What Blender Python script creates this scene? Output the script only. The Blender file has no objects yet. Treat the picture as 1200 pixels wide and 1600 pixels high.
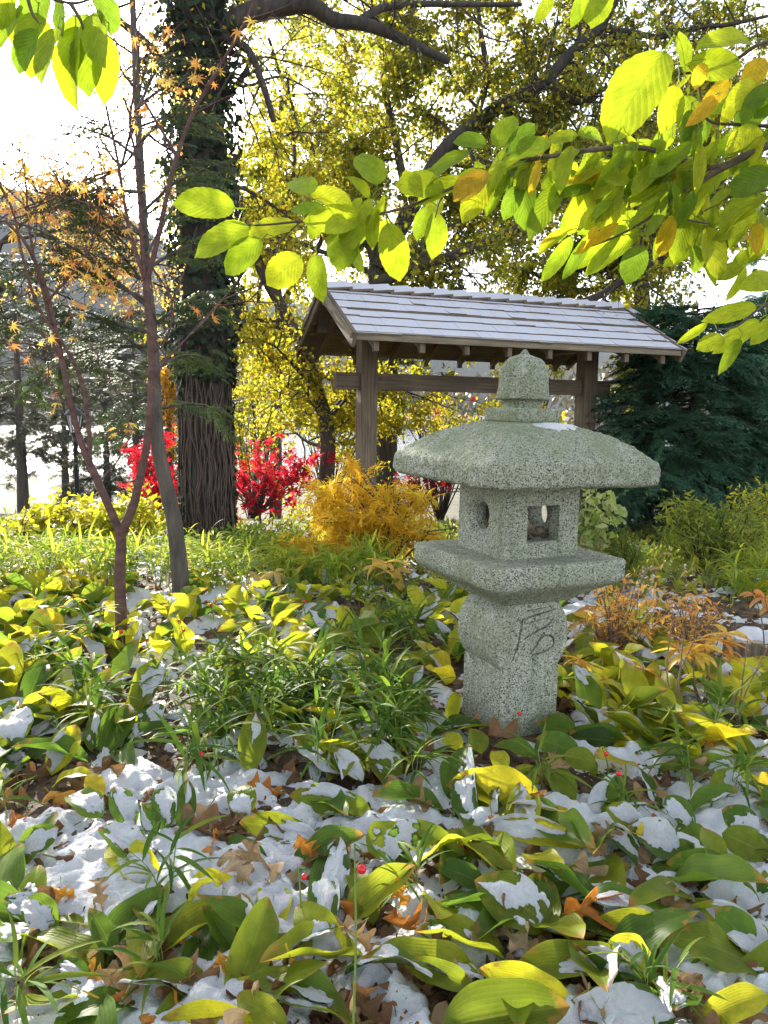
import bpy, bmesh, math, random
import numpy as np
from mathutils import Vector, Matrix

random.seed(11)
rng = np.random.default_rng(11)
S = bpy.context.scene
COL = S.collection

# ------------------------------------------------------------------ camera
EYE, FPX = 1.1, 1200.0
_p, _r = math.radians(7.6), math.radians(0.96)
CF = np.array([0, math.cos(_p), -math.sin(_p)])
_R0 = np.array([1.0, 0, 0]); _U0 = np.cross(_R0, CF)
CR = _R0 * math.cos(_r) + _U0 * math.sin(_r)
CU = _U0 * math.cos(_r) - _R0 * math.sin(_r)
CAM = np.array([0, 0, EYE])
cd = bpy.data.cameras.new('camera'); cam = bpy.data.objects.new('camera', cd); COL.objects.link(cam)
cd.sensor_fit = 'HORIZONTAL'; cd.sensor_width = 36; cd.lens = 36; cd.clip_start = 0.05; cd.clip_end = 6000
cam.matrix_world = Matrix(((CR[0], CU[0], -CF[0], 0), (CR[1], CU[1], -CF[1], 0), (CR[2], CU[2], -CF[2], EYE), (0, 0, 0, 1)))
S.camera = cam


def ray(px, py):
    d = CF + CR * (px - 600) / FPX + CU * (800 - py) / FPX
    return d / np.linalg.norm(d)


def P(px, py, Y):
    "world point on the sight line of a picture point at world distance Y"
    d = ray(px, py)
    return CAM + d * (Y / d[1])


# ------------------------------------------------------------------ sky, sun, exposure
SUN = ray(48, 165)
SUN_EL = math.asin(SUN[2]); SUN_AZ = math.atan2(SUN[0], SUN[1])
W = bpy.data.worlds.new('World'); S.world = W; W.use_nodes = True
nt = W.node_tree; nt.nodes.clear()
out = nt.nodes.new('ShaderNodeOutputWorld'); bg = nt.nodes.new('ShaderNodeBackground')
sky = nt.nodes.new('ShaderNodeTexSky'); sky.sky_type = 'NISHITA'; sky.sun_disc = False
sky.sun_elevation = SUN_EL; sky.sun_rotation = SUN_AZ
sky.air_density = 1.0; sky.dust_density = 1.6; sky.ozone_density = 1.0
tc = nt.nodes.new('ShaderNodeTexCoord'); mp = nt.nodes.new('ShaderNodeMapping')
mp.inputs['Scale'].default_value = (1.6, 1.6, 4.0)
cn = nt.nodes.new('ShaderNodeTexNoise'); cn.inputs['Scale'].default_value = 2.2; cn.inputs['Detail'].default_value = 7
cr = nt.nodes.new('ShaderNodeValToRGB'); cr.color_ramp.elements[0].position = .36; cr.color_ramp.elements[1].position = .60
hs = nt.nodes.new('ShaderNodeHueSaturation'); hs.inputs['Saturation'].default_value = .12; hs.inputs['Value'].default_value = 1.75
mx = nt.nodes.new('ShaderNodeMixRGB')
L = nt.links.new
L(tc.outputs['Generated'], mp.inputs['Vector']); L(mp.outputs['Vector'], cn.inputs['Vector']); L(cn.outputs['Fac'], cr.inputs['Fac'])
L(cr.outputs['Color'], mx.inputs['Fac']); L(sky.outputs['Color'], mx.inputs['Color1']); L(sky.outputs['Color'], hs.inputs['Color'])
L(hs.outputs['Color'], mx.inputs['Color2']); L(mx.outputs['Color'], bg.inputs['Color']); L(bg.outputs['Background'], out.inputs['Surface'])
bg.inputs['Strength'].default_value = 0.11
sl = bpy.data.lights.new('sun', 'SUN'); so = bpy.data.objects.new('sun', sl); COL.objects.link(so)
sl.energy = 5.0; sl.angle = math.radians(.6); sl.color = (1.0, .93, .80)
so.rotation_euler = Vector(SUN).to_track_quat('Z', 'Y').to_euler()
S.view_settings.view_transform = 'Standard'; S.view_settings.look = 'None'
S.view_settings.exposure = 1.85; S.view_settings.gamma = 1
S.render.engine = 'CYCLES'
S.cycles.use_denoising = True; S.cycles.use_adaptive_sampling = True; S.cycles.adaptive_threshold = .02
S.cycles.max_bounces = 7; S.cycles.diffuse_bounces = 4; S.cycles.transmission_bounces = 5; S.cycles.glossy_bounces = 2
S.cycles.sample_clamp_indirect = 6; S.cycles.caustics_reflective = False; S.cycles.caustics_refractive = False


# ------------------------------------------------------------------ numeric helpers
def _hash(ix, iy, iz, seed):
    h = (ix.astype(np.int64) * 374761393 + iy.astype(np.int64) * 668265263 + iz.astype(np.int64) * 1274126177 + seed * 974634777) & 0xFFFFFFFF
    h = ((h ^ (h >> 13)) * 1274126177) & 0xFFFFFFFF
    h = h ^ (h >> 16)
    return (h & 0xFFFF) / 65535.0


def vnoise(p, seed=0):
    p = np.asarray(p, float); i = np.floor(p); f = p - i; f = f * f * (3 - 2 * f)
    o = 0
    for a in (0, 1):
        for b in (0, 1):
            for c in (0, 1):
                w = (f[:, 0] if a else 1 - f[:, 0]) * (f[:, 1] if b else 1 - f[:, 1]) * (f[:, 2] if c else 1 - f[:, 2])
                o = o + w * _hash(i[:, 0] + a, i[:, 1] + b, i[:, 2] + c, seed)
    return o


def fbm(p, octv=4, seed=0):
    p = np.asarray(p, float)
    if p.shape[1] == 2: p = np.c_[p, np.zeros(len(p))]
    s, a, t = 0, .5, 0
    for k in range(octv):
        s = s + a * vnoise(p * 2 ** k, seed + k); t += a; a *= .5
    return s / t - .5


def nrm(v):
    v = np.asarray(v, float); return v / (np.linalg.norm(v, axis=-1, keepdims=True) + 1e-12)


def sstep(a, b, x):
    t = np.clip((x - a) / (b - a), 0, 1); return t * t * (3 - 2 * t)


def gh(x, y):
    "height of the ground"
    x = np.atleast_1d(np.asarray(x, float)); y = np.atleast_1d(np.asarray(y, float))
    z = .10 * fbm(np.c_[x * .9, y * .9], 3, 3) * sstep(.5, 3, y) * (1 - sstep(12, 30, y))
    z = z - .34 * sstep(4.6, 8.0, y) - 2.36 * sstep(9, 22, y) - 1.3 * sstep(38, 60, y) + 3.2 * sstep(150, 185, y)
    return z


_gx0, _gy0, _gs = -14.0, -1.0, .05
_gX, _gY = np.meshgrid(_gx0 + _gs * np.arange(561), _gy0 + _gs * np.arange(700))
_GT = gh(_gX.ravel(), _gY.ravel()).reshape(_gX.shape)


def g1(x, y):
    i, j = (x - _gx0) / _gs, (y - _gy0) / _gs
    if not (0 <= i < 559 and 0 <= j < 698): return float(gh(x, y)[0])
    a, b = int(i), int(j); f, g = i - a, j - b
    return float((_GT[b, a] * (1 - f) + _GT[b, a + 1] * f) * (1 - g) + (_GT[b + 1, a] * (1 - f) + _GT[b + 1, a + 1] * f) * g)


def G(px, py, lift=0.0):
    "ground point seen at a picture point"
    d = ray(px, py); t = 1.0
    lo, hi = .3, 60.0
    for k in range(34):
        m = (lo + hi) / 2; q = CAM + d * m
        if q[2] > g1(q[0], q[1]) + lift: lo = m
        else: hi = m
    return CAM + d * lo


def crom(pts, n=6):
    pts = np.asarray(pts, float)
    if len(pts) < 3:
        t = np.linspace(0, 1, n + 1)[:, None]; return pts[0] * (1 - t) + pts[-1] * t
    q = np.vstack([2 * pts[0] - pts[1], pts, 2 * pts[-1] - pts[-2]]); o = []
    for i in range(1, len(q) - 2):
        for t in np.linspace(0, 1, n, endpoint=False):
            a, b, c, d = q[i - 1], q[i], q[i + 1], q[i + 2]
            o.append(.5 * (2 * b + (c - a) * t + (2 * a - 5 * b + 4 * c - d) * t * t + (3 * b - a - 3 * c + d) * t ** 3))
    o.append(pts[-1]); return np.array(o)


class MB:
    "collects vertices and faces of ONE mesh"
    def __init__(s): s.V = []; s.F = []; s.M = []; s.UV = []; s.n = 0
    def add(s, V, F, m=0, uv=None):
        V = np.asarray(V, float); F = np.asarray(F, int)
        s.V.append(V); s.F.append(F + s.n); s.M.append(np.full(len(F), m)); s.n += len(V)
        s.UV.append(np.zeros((len(V), 2)) if uv is None else uv)
        return s
    def mesh(s, name, mats, smooth=True, uv=False):
        me = bpy.data.meshes.new(name)
        V = np.vstack(s.V) if s.V else np.zeros((0, 3))
        loops = np.concatenate([f.ravel() for f in s.F]); tot = np.concatenate([np.full(len(f), f.shape[1]) for f in s.F])
        me.vertices.add(len(V)); me.vertices.foreach_set('co', V.ravel())
        me.loops.add(len(loops)); me.loops.foreach_set('vertex_index', loops.astype(np.int32))
        me.polygons.add(len(tot)); me.polygons.foreach_set('loop_start', (np.cumsum(tot) - tot).astype(np.int32))
        for m in (mats if isinstance(mats, (list, tuple)) else [mats]): me.materials.append(m)
        me.polygons.foreach_set('material_index', np.concatenate(s.M).astype(np.int32))
        me.polygons.foreach_set('use_smooth', np.full(len(tot), smooth))
        if uv:
            l = me.uv_layers.new(name='uv'); l.data.foreach_set('uv', np.vstack(s.UV)[loops].ravel())
        me.update(calc_edges=True); me.validate()
        return me


def tube(path, rad, sides=6, close=True):
    path = np.asarray(path, float); n = len(path)
    rad = np.asarray(rad, float)
    if rad.ndim == 0: rad = np.full(n, float(rad))
    elif len(rad) == 2 and n != 2: rad = np.linspace(rad[0], rad[1], n)
    T = nrm(np.gradient(path, axis=0))
    ref = np.array([0.13, .98, .1]) if abs(T[0][2]) > .7 else np.array([0, 0, 1.0])
    A = nrm(np.cross(T, ref)); B = np.cross(T, A)
    a = np.linspace(0, 2 * math.pi, sides, endpoint=False)
    V = (path[:, None] + rad[:, None, None] * (A[:, None] * np.cos(a)[None, :, None] + B[:, None] * np.sin(a)[None, :, None])).reshape(-1, 3)
    i = np.arange(n - 1)[:, None] * sides; j = np.arange(sides)[None]; k = (j + 1) % sides
    F = np.stack([i + j, i + k, i + sides + k, i + sides + j], -1).reshape(-1, 4)
    return V, F


def grid_faces(nu, nv):
    i = np.arange(nu)[:, None] * (nv + 1); j = np.arange(nv)[None]
    return np.stack([i + j, i + j + 1, i + nv + 2 + j, i + nv + 1 + j], -1).reshape(-1, 4)


def scatter(tp, pos, axis, normal, scale):
    "copies of a leaf template (V along +Y, face +Z) as one vertex/face block"
    V, F = tp; pos = np.asarray(pos); N = len(pos)
    Y = nrm(axis); Z = np.asarray(normal, float); Z = nrm(Z - Y * (Z * Y).sum(1, keepdims=True)); X = np.cross(Y, Z)
    sc = np.asarray(scale, float)
    if sc.ndim == 0: sc = np.full(N, float(sc))
    if sc.ndim == 1: sc = np.repeat(sc[:, None], 3, 1)
    Vs = V[None] * sc[:, None]
    o = pos[:, None] + Vs[..., 0:1] * X[:, None] + Vs[..., 1:2] * Y[:, None] + Vs[..., 2:3] * Z[:, None]
    Fa = (F[None] + (np.arange(N) * len(V))[:, None, None]).reshape(-1, F.shape[1])
    return o.reshape(-1, 3), Fa


def rdir(n): return nrm(rng.normal(size=(n, 3)))


# ------------------------------------------------------------------ objects
def link(o, parent=None, M=None):
    COL.objects.link(o)
    if parent is not None: o.parent = parent
    if M is not None: o.matrix_basis = M
    return o


def obj(name, me, parent=None, M=None, color=None):
    o = link(bpy.data.objects.new(name, me), parent, M)
    if color is not None: o.color = (*color, 1)
    return o


def tag(o, label, cat, group=None, kind=None):
    o['label'] = label; o['category'] = cat
    if group: o['group'] = group
    if kind: o['kind'] = kind
    return o


def thing(name, label, cat, loc=(0, 0, 0), rz=0, group=None):
    o = bpy.data.objects.new(name, None); COL.objects.link(o)
    o.empty_display_size = .05
    o.matrix_basis = Matrix.Translation(Vector(loc)) @ Matrix.Rotation(rz, 4, 'Z')
    return tag(o, label, cat, group)


def struct(o, kind='structure'):
    o['kind'] = kind; return o


def frame(pos, axis, normal, sc=(1, 1, 1)):
    Y = nrm(axis); Z = np.asarray(normal, float); Z = nrm(Z - Y * np.dot(Z, Y)); X = np.cross(Y, Z)
    return Matrix(((X[0] * sc[0], Y[0] * sc[1], Z[0] * sc[2], pos[0]), (X[1] * sc[0], Y[1] * sc[1], Z[1] * sc[2], pos[1]),
                   (X[2] * sc[0], Y[2] * sc[1], Z[2] * sc[2], pos[2]), (0, 0, 0, 1)))


# ------------------------------------------------------------------ materials
class NT:
    def __init__(s, name):
        s.m = bpy.data.materials.new(name); s.m.use_nodes = True; s.t = s.m.node_tree; s.t.nodes.clear()
        s.out = s.t.nodes.new('ShaderNodeOutputMaterial')
    def n(s, ty, ins=None, **kw):
        nd = s.t.nodes.new('ShaderNode' + ty)
        for k, v in kw.items(): setattr(nd, k, v)
        for k, v in (ins or {}).items(): s.set(nd.inputs[k], v)
        return nd
    def set(s, sock, v):
        if hasattr(v, 'is_output'): s.t.links.new(v, sock)
        else:
            if isinstance(v, (tuple, list)) and len(v) == 3 and sock.type == 'RGBA': v = (*v, 1)
            sock.default_value = v
    def ramp(s, fac, stops, interp='LINEAR'):
        r = s.n('ValToRGB', {'Fac': fac}); e = r.color_ramp.elements; r.color_ramp.interpolation = interp
        while len(e) < len(stops): e.new(.5)
        for k, (p, c) in enumerate(stops): e[k].position = p; e[k].color = (*c, 1) if len(c) == 3 else c
        return r.outputs['Color']
    def noise(s, vec, scale, detail=4, rough=.55):
        return s.n('TexNoise', {'Vector': vec, 'Scale': scale, 'Detail': detail, 'Roughness': rough}).outputs['Fac']
    def mix(s, f, a, b, mode='MIX'):
        return s.n('MixRGB', {'Fac': f, 'Color1': a, 'Color2': b}, blend_type=mode).outputs['Color']
    def math(s, op, a, b=0.0): return s.n('Math', {0: a, 1: b}, operation=op).outputs[0]
    def bump(s, h, st, dist): return s.n('Bump', {'Height': h, 'Strength': st, 'Distance': dist}).outputs['Normal']
    def objc(s): return s.n('TexCoord').outputs['Object']
    def done(s, sh): s.t.links.new(sh, s.out.inputs['Surface']); return s.m
    def pbr(s, col, rough=.6, nor=None, **kw):
        p = s.n('BsdfPrincipled', {'Base Color': col, 'Roughness': rough})
        if nor is not None: s.set(p.inputs['Normal'], nor)
        for k, v in kw.items(): s.set(p.inputs[k], v)
        return p.outputs['BSDF']


def g3(v): return (v, v, v)


def leaf_mat(name, stops=None, trans=.5, rough=.5, vein=None, spots=None, tip=None, tboost=1.4, spec=.18):
    "stops: colours drawn at random for every leaf of a joined crown; without stops the object's own colour"
    t = NT(name)
    if stops:
        rnd = t.n('NewGeometry').outputs['Random Per Island']
        col = t.ramp(rnd, [(i / max(1, len(stops) - 1), c) for i, c in enumerate(stops)])
    else:
        col = t.n('ObjectInfo').outputs['Color']
    oc = t.objc(); uv = t.n('UVMap').outputs['UV'] if (vein or tip) else None
    col = t.mix(.6, col, t.ramp(t.noise(oc, 5 if not stops else 3, 5, .65), [(.3, (.45, .55, .5)), (.7, (1.4, 1.25, 1.2))]), 'MULTIPLY')
    if tip:
        sx = t.n('SeparateXYZ', {'Vector': uv}); nz = t.noise(oc, 7, 4)
        fac = t.math('ADD', sx.outputs['X'], t.math('MULTIPLY', t.math('SUBTRACT', nz, .5), 1.1))
        col = t.mix(t.ramp(fac, [(.82, g3(0)), (1.02, g3(1))]), col, tip)
    if spots:
        col = t.mix(t.ramp(t.noise(oc, 34, 2), [(.68, g3(0)), (.74, g3(.7))]), col, spots)
    nor = None
    if vein:
        sx = t.n('SeparateXYZ', {'Vector': uv})
        if vein == 'parallel':
            w = t.math('SINE', t.math('MULTIPLY', sx.outputs['Y'], 84.0))
            h = t.math('MULTIPLY', w, .5)
            line = t.ramp(t.math('ABSOLUTE', t.math('SUBTRACT', sx.outputs['Y'], .5)), [(0, g3(1)), (.03, g3(0))])
            col = t.mix(t.math('MULTIPLY', t.ramp(w, [(.2, g3(0)), (1, g3(1))]), .06), col, (.4, .45, .1))
        else:
            av = t.math('ABSOLUTE', t.math('SUBTRACT', sx.outputs['Y'], .5))
            ph = t.math('SUBTRACT', t.math('MULTIPLY', sx.outputs['X'], 62.0), t.math('MULTIPLY', av, 42.0))
            w = t.math('SINE', ph); h = t.math('MULTIPLY', w, .5)
            line = t.ramp(av, [(0, g3(1)), (.025, g3(0))])
            vl = t.ramp(w, [(.86, g3(0)), (1, g3(1))])
            col = t.mix(t.math('MULTIPLY', vl, .3), col, (.07, .13, .008))
        col = t.mix(t.math('MULTIPLY', line, .45 if vein != 'parallel' else .2), col, (.12, .18, .02) if vein != 'parallel' else (.4, .45, .1))
        nor = t.bump(h, .3 if vein != 'parallel' else .15, .0015)
    p = t.pbr(col, rough, nor, **{'Specular IOR Level': spec})
    tcl = t.mix(1.0, col, (tboost, tboost * 1.02, tboost * .75), 'MULTIPLY')
    ts = t.n('BsdfTranslucent', {'Color': tcl})
    if nor is not None: t.set(ts.inputs['Normal'], nor)
    mixs = t.n('MixShader', {'Fac': trans}); t.t.links.new(p, mixs.inputs[1]); t.t.links.new(ts.outputs[0], mixs.inputs[2])
    return t.done(mixs.outputs[0])


def mat_granite():
    t = NT('granite'); oc = t.objc()
    v1 = t.n('TexVoronoi', {'Vector': oc, 'Scale': 290.0}).outputs['Color']
    s1 = t.n('SeparateXYZ', {'Vector': v1}).outputs['X']
    base = t.ramp(s1, [(0, (.035, .04, .035)), (.15, (.065, .07, .06)), (.22, (.26, .275, .215)), (.6, (.34, .355, .28)), (.82, (.44, .45, .37)), (1, (.54, .55, .47))], 'LINEAR')
    v2 = t.n('SeparateXYZ', {'Vector': t.n('TexVoronoi', {'Vector': oc, 'Scale': 560.0}).outputs['Color']}).outputs['Y']
    base = t.mix(.75, base, t.ramp(v2, [(0, g3(.45)), (.2, g3(.65)), (.3, g3(1)), (1, g3(1.12))]), 'MULTIPLY')
    grime = t.noise(oc, 5.5, 6, .62)
    base = t.mix(t.math('MULTIPLY', t.ramp(grime, [(.42, g3(0)), (.7, g3(1))]), .5), base, (.17, .2, .105))
    sz = t.n('SeparateXYZ', {'Vector': oc}).outputs['Z']
    str_ = t.noise(t.n('Mapping', {'Vector': oc, 'Scale': (26, 26, 2.4)}).outputs[0], 1.0, 4)
    base = t.mix(t.math('MULTIPLY', t.ramp(str_, [(.52, g3(0)), (.7, g3(1))]), .4), base, (.10, .12, .07))
    moss = t.math('MULTIPLY', t.ramp(sz, [(.88, g3(0)), (.98, g3(1))]), t.ramp(t.noise(oc, 9, 5), [(.35, g3(.08)), (.65, g3(.6))]))
    base = t.mix(moss, base, (.19, .215, .115))
    lich = t.ramp(t.noise(oc, 13, 6, .7), [(.6, g3(0)), (.68, g3(.55))])
    base = t.mix(lich, base, (.5, .52, .44))
    h = t.math('ADD', t.math('MULTIPLY', t.noise(oc, 170, 4), .7), t.math('MULTIPLY', t.noise(oc, 60, 3), 1.0))
    return t.done(t.pbr(base, .88, t.bump(h, .8, .008), **{'Specular IOR Level': .2}))


def mat_wood(name='weathered_wood', c0=(.06, .042, .03), c1=(.21, .15, .10)):
    t = NT(name); oc = t.objc(); r = t.n('ObjectInfo').outputs['Random']
    v = t.n('Mapping', {'Vector': oc, 'Scale': (2.2, 46, 46)}); off = t.n('CombineXYZ', {'X': t.math('MULTIPLY', r, 30.0), 'Y': r, 'Z': r})
    t.set(v.inputs['Location'], off.outputs[0])
    n1 = t.noise(v.outputs[0], 1.0, 6, .65); n2 = t.noise(oc, 3.0, 5)
    col = t.ramp(n1, [(.3, c0), (.7, c1)])
    col = t.mix(.6, col, t.ramp(n2, [(.3, g3(.55)), (.7, g3(1.25))]), 'MULTIPLY')
    col = t.mix(.5, col, t.ramp(r, [(0, g3(.75)), (1, g3(1.2))]), 'MULTIPLY')
    return t.done(t.pbr(col, .8, t.bump(n1, .5, .004)))


def mat_bark(name, c0, c1, sc=(22, 22, 4), st=.8, dist=.012):
    t = NT(name); oc = t.objc()
    v = t.n('Mapping', {'Vector': oc, 'Scale': sc}).outputs[0]
    n1 = t.noise(v, 1.0, 6, .7); n2 = t.noise(oc, 2.5, 4)
    col = t.mix(.6, t.ramp(n1, [(.32, c0), (.68, c1)]), t.ramp(n2, [(.3, g3(.6)), (.7, g3(1.3))]), 'MULTIPLY')
    return t.done(t.pbr(col, .85, t.bump(n1, st, dist)))


def mat_snow():
    t = NT('snow'); oc = t.objc()
    h = t.math('ADD', t.math('MULTIPLY', t.noise(oc, 190, 4, .75), .9), t.noise(oc, 70, 3))
    col = t.ramp(t.noise(oc, 22, 4), [(.3, (.72, .74, .77)), (.65, (.86, .87, .89))])
    return t.done(t.pbr(col, .5, t.bump(h, 1.0, .016), **{'Specular IOR Level': .35, 'Subsurface Weight': .35, 'Subsurface Scale': .008}))


def mat_frost():
    t = NT('frost'); oc = t.objc(); r = t.n('ObjectInfo').outputs['Random']
    col = t.mix(t.ramp(t.noise(oc, 30, 5), [(.62, g3(0)), (.8, g3(.5))]), (.54, .54, .60), (.26, .25, .27))
    col = t.mix(.6, col, t.ramp(r, [(0, g3(.95)), (1, g3(1.03))]), 'MULTIPLY')
    return t.done(t.pbr(col, .7, t.bump(t.noise(oc, 90, 4), .4, .004)))


def mat_soil():
    t = NT('soil'); oc = t.objc()
    v = t.n('SeparateXYZ', {'Vector': t.n('TexVoronoi', {'Vector': oc, 'Scale': 26.0}).outputs['Color']}).outputs['X']
    c = t.ramp(v, [(0, (.035, .022, .014)), (.4, (.075, .045, .026)), (.75, (.13, .08, .04)), (1, (.17, .125, .08))])
    c = t.mix(.7, c, t.ramp(t.noise(oc, 3, 5), [(.3, g3(.4)), (.7, g3(1.2))]), 'MULTIPLY')
    far = t.n('SeparateXYZ', {'Vector': oc}).outputs['Y']
    c = t.mix(t.ramp(t.math('MULTIPLY', far, .01), [(.05, g3(0)), (.09, g3(1))]), c, t.ramp(t.noise(oc, 2.0, 6), [(.35, (.045, .05, .022)), (.65, (.11, .095, .05))]))
    return t.done(t.pbr(c, .9, t.bump(t.math('ADD', v, t.noise(oc, 60, 4)), .8, .012)))


def mat_simple(name, col, rough=.5, **kw):
    t = NT(name); oc = t.objc()
    c = t.mix(.4, col, t.ramp(t.noise(oc, 14, 4), [(.3, g3(.7)), (.7, g3(1.25))]), 'MULTIPLY')
    return t.done(t.pbr(c, rough, **kw))


def mat_water():
    t = NT('lake_water'); oc = t.objc()
    v = t.n('Mapping', {'Vector': oc, 'Scale': (.5, 1.6, 1)}).outputs[0]
    return t.done(t.pbr((.03, .05, .06), .16, t.bump(t.noise(v, 1.4, 5), .75, .35), **{'IOR': 1.33}))


M_GRANITE = mat_granite(); M_WOOD = mat_wood(); M_WOODF = mat_wood('pale_fascia_wood', (.12, .095, .06), (.26, .21, .14))
M_SNOW = mat_snow(); M_FROST = mat_frost(); M_SOIL = mat_soil(); M_WATER = mat_water()
M_BARK = mat_bark('dark_bark', (.018, .014, .011), (.075, .058, .045))
M_BARKG = mat_bark('grey_bark', (.04, .032, .027), (.13, .105, .085))
M_BARKR = mat_bark('maroon_bark', (.045, .022, .02), (.15, .075, .06), (14, 14, 30), .5, .004)
M_TWIG = mat_simple('tan_twig', (.20, .14, .08), .8)
M_LILY = leaf_mat('lily_leaf', None, .5, .4, 'parallel', spots=(.16, .09, .02), tip=(.30, .17, .04), tboost=1.5)
M_CHERRY = leaf_mat('cherry_leaf', None, .58, .42, 'pinnate', spots=(.12, .10, .015), tboost=1.5)
M_MAPLE = leaf_mat('maple_leaf', None, .5, .5)
M_OAK = leaf_mat('oak_leaf', None, .22, .65, 'pinnate', spots=(.07, .04, .025), tip=(.12, .06, .03))
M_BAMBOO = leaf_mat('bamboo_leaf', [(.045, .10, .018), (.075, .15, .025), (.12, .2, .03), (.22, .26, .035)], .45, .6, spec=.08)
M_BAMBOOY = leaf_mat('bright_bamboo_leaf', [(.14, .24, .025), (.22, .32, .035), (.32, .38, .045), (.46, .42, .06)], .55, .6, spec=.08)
M_STALK = mat_simple('green_stalk', (.16, .24, .05), .5)
M_BERRY = mat_simple('red_berry', (.62, .012, .02), .2)


# ------------------------------------------------------------------ leaf templates
def leaf_grid(nu, nv, prof, W, fold=.25, arch=.5, wave=0, twist=0, petiole=0, seed=0, serr=0):
    u = np.linspace(0, 1, nu + 1); w = W / 2 * prof(u); w = np.maximum(w, .012 * W)
    if serr: w = w * (1 + serr * np.where(np.arange(nu + 1) % 2, 1, -1))
    v = np.linspace(-1, 1, nv + 1)
    ang = -arch * (u - .25)
    ds = 1 / nu
    y = np.concatenate([[0], np.cumsum(np.cos(ang[:-1]) * ds)]); z = np.concatenate([[0], np.cumsum(np.sin(ang[:-1]) * ds)])
    X = w[:, None] * v[None]
    rs = np.random.default_rng(seed); ph = rs.uniform(0, 6.28, 2)
    Zl = fold * np.abs(v)[None] ** 1.35 * w[:, None] + wave * w[:, None] * np.abs(v)[None] * np.sin(u[:, None] * 13 + ph[0] + v[None] * 1.5)
    th = twist * (u - .3)[:, None]
    X, Zl = X * np.cos(th) - Zl * np.sin(th), X * np.sin(th) + Zl * np.cos(th)
    Yv = y[:, None] - Zl * np.sin(ang)[:, None]; Zv = z[:, None] + Zl * np.cos(ang)[:, None]
    V = np.stack([X, Yv, Zv], -1).reshape(-1, 3); F = grid_faces(nu, nv)
    uv = np.stack([np.repeat(u[:, None], nv + 1, 1), np.repeat((v[None] + 1) / 2, nu + 1, 0)], -1).reshape(-1, 2)
    if petiole:
        pw = .012
        pv = np.array([[-pw, -petiole, .03], [pw, -petiole, .03], [pw, .03, 0], [-pw, .03, 0]])
        F = np.vstack([F, np.array([[0, 1, 2, 3]]) + len(V)]); V = np.vstack([V, pv]); uv = np.vstack([uv, np.full((4, 2), (.02, .5))])
    return V, F, uv


def prof_lily(u): p = np.power(np.clip(u, 1e-4, 1), .62) * np.power(np.clip(1 - u, 0, 1), .82); return p / p.max()
def prof_cherry(u): p = np.power(np.clip(u, 1e-4, 1), .6) * np.power(np.clip(1 - u, 0, 1), .72); p = p / p.max(); return p * (1 - .45 * sstep(.84, 1, u))
def prof_blade(u): p = np.power(np.clip(u, 1e-4, 1), .35) * np.power(np.clip(1 - u, 0, 1), .75); return p / p.max()
def prof_oak(u):
    p = np.power(np.clip(u, 1e-4, 1), .7) * np.power(np.clip(1 - u, 0, 1), .4); p = p / p.max()
    return p * (.62 + .38 * np.cos(u * 6.283 * 3.6 + .6))


SMALL = (np.array([[0, 0, 0], [.3, .45, .07], [0, 1, -.05], [0, .5, 0], [-.3, .45, .07]], float), np.array([[0, 1, 2, 3], [0, 3, 2, 4]]))
NARROW = (SMALL[0] * np.array([.45, 1, 1]), SMALL[1])
SLIM = (SMALL[0] * np.array([.3, 1, .6]), SMALL[1])


def star(lobes=7, inner=.34, droop=.25, spread=4.2, thin=1.0):
    a = np.linspace(-spread / 2, spread / 2, lobes); V = [[0, 0, 0]]; F = []
    ln = 1 - .42 * np.abs(a) / (spread / 2)
    ring = []
    for i in range(lobes):
        if i: 
            m = (a[i - 1] + a[i]) / 2; ring.append((m, inner * (ln[i] + ln[i - 1]) / 2, 0))
        d = .11 * thin
        ring += [(a[i] - d * .9, ln[i] * .62, 1), (a[i], ln[i], 2), (a[i] + d * .9, ln[i] * .62, 1)]
    for m, r, k in ring: V.append([math.sin(m) * r, math.cos(m) * r, -droop * r * r + (.05 if k == 1 else 0)])
    n = len(ring)
    F = [[0, i + 1, i] for i in range(1, n)]
    V = np.array(V); V[:, 1] += .12
    V = np.vstack([V, [[-.012, -.45, .06], [.012, -.45, .06]]])
    F.append([0, len(V) - 2, len(V) - 1])
    return V, np.array(F)
STAR = star(); STAR5 = star(5, .42, .2, 3.6, 1.5); LACE = star(7, .12, .35, 3.6, .45)


# ================================================================== SETTING
def spaced(a, segs):
    o = [a]
    for end, st in segs:
        n = max(1, int(round((end - o[-1]) / st))); o += list(np.linspace(o[-1], end, n + 1)[1:])
    return np.array(o)


xs = spaced(-1500, [(-300, 120), (-60, 30), (-10, 4), (-4, .4), (4, .07), (10, .4), (60, 4), (300, 30), (1500, 120)])
ys = spaced(-6, [(.5, .5), (6, .06), (12, .25), (30, .8), (70, 3), (200, 8), (700, 60), (2600, 200)])
X, Yg = np.meshgrid(xs, ys); V = np.c_[X.ravel(), Yg.ravel(), gh(X.ravel(), Yg.ravel())]
near = (np.abs(V[:, 0]) < 4.5) & (V[:, 1] < 7)
V[near, 2] += .012 * fbm(V[near, :2] * 22, 3, 9)
struct(obj('ground', MB().add(V, grid_faces(len(ys) - 1, len(xs) - 1)).mesh('ground', M_SOIL)))

mb = MB(); wx = np.linspace(-700, 700, 41); wy = np.linspace(34, 190, 60); X, Yg = np.meshgrid(wx, wy)
mb.add(np.c_[X.ravel(), Yg.ravel(), np.full(X.size, -3.05)], grid_faces(59, 40))
struct(obj('lake', mb.mesh('lake', M_WATER)))

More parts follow.
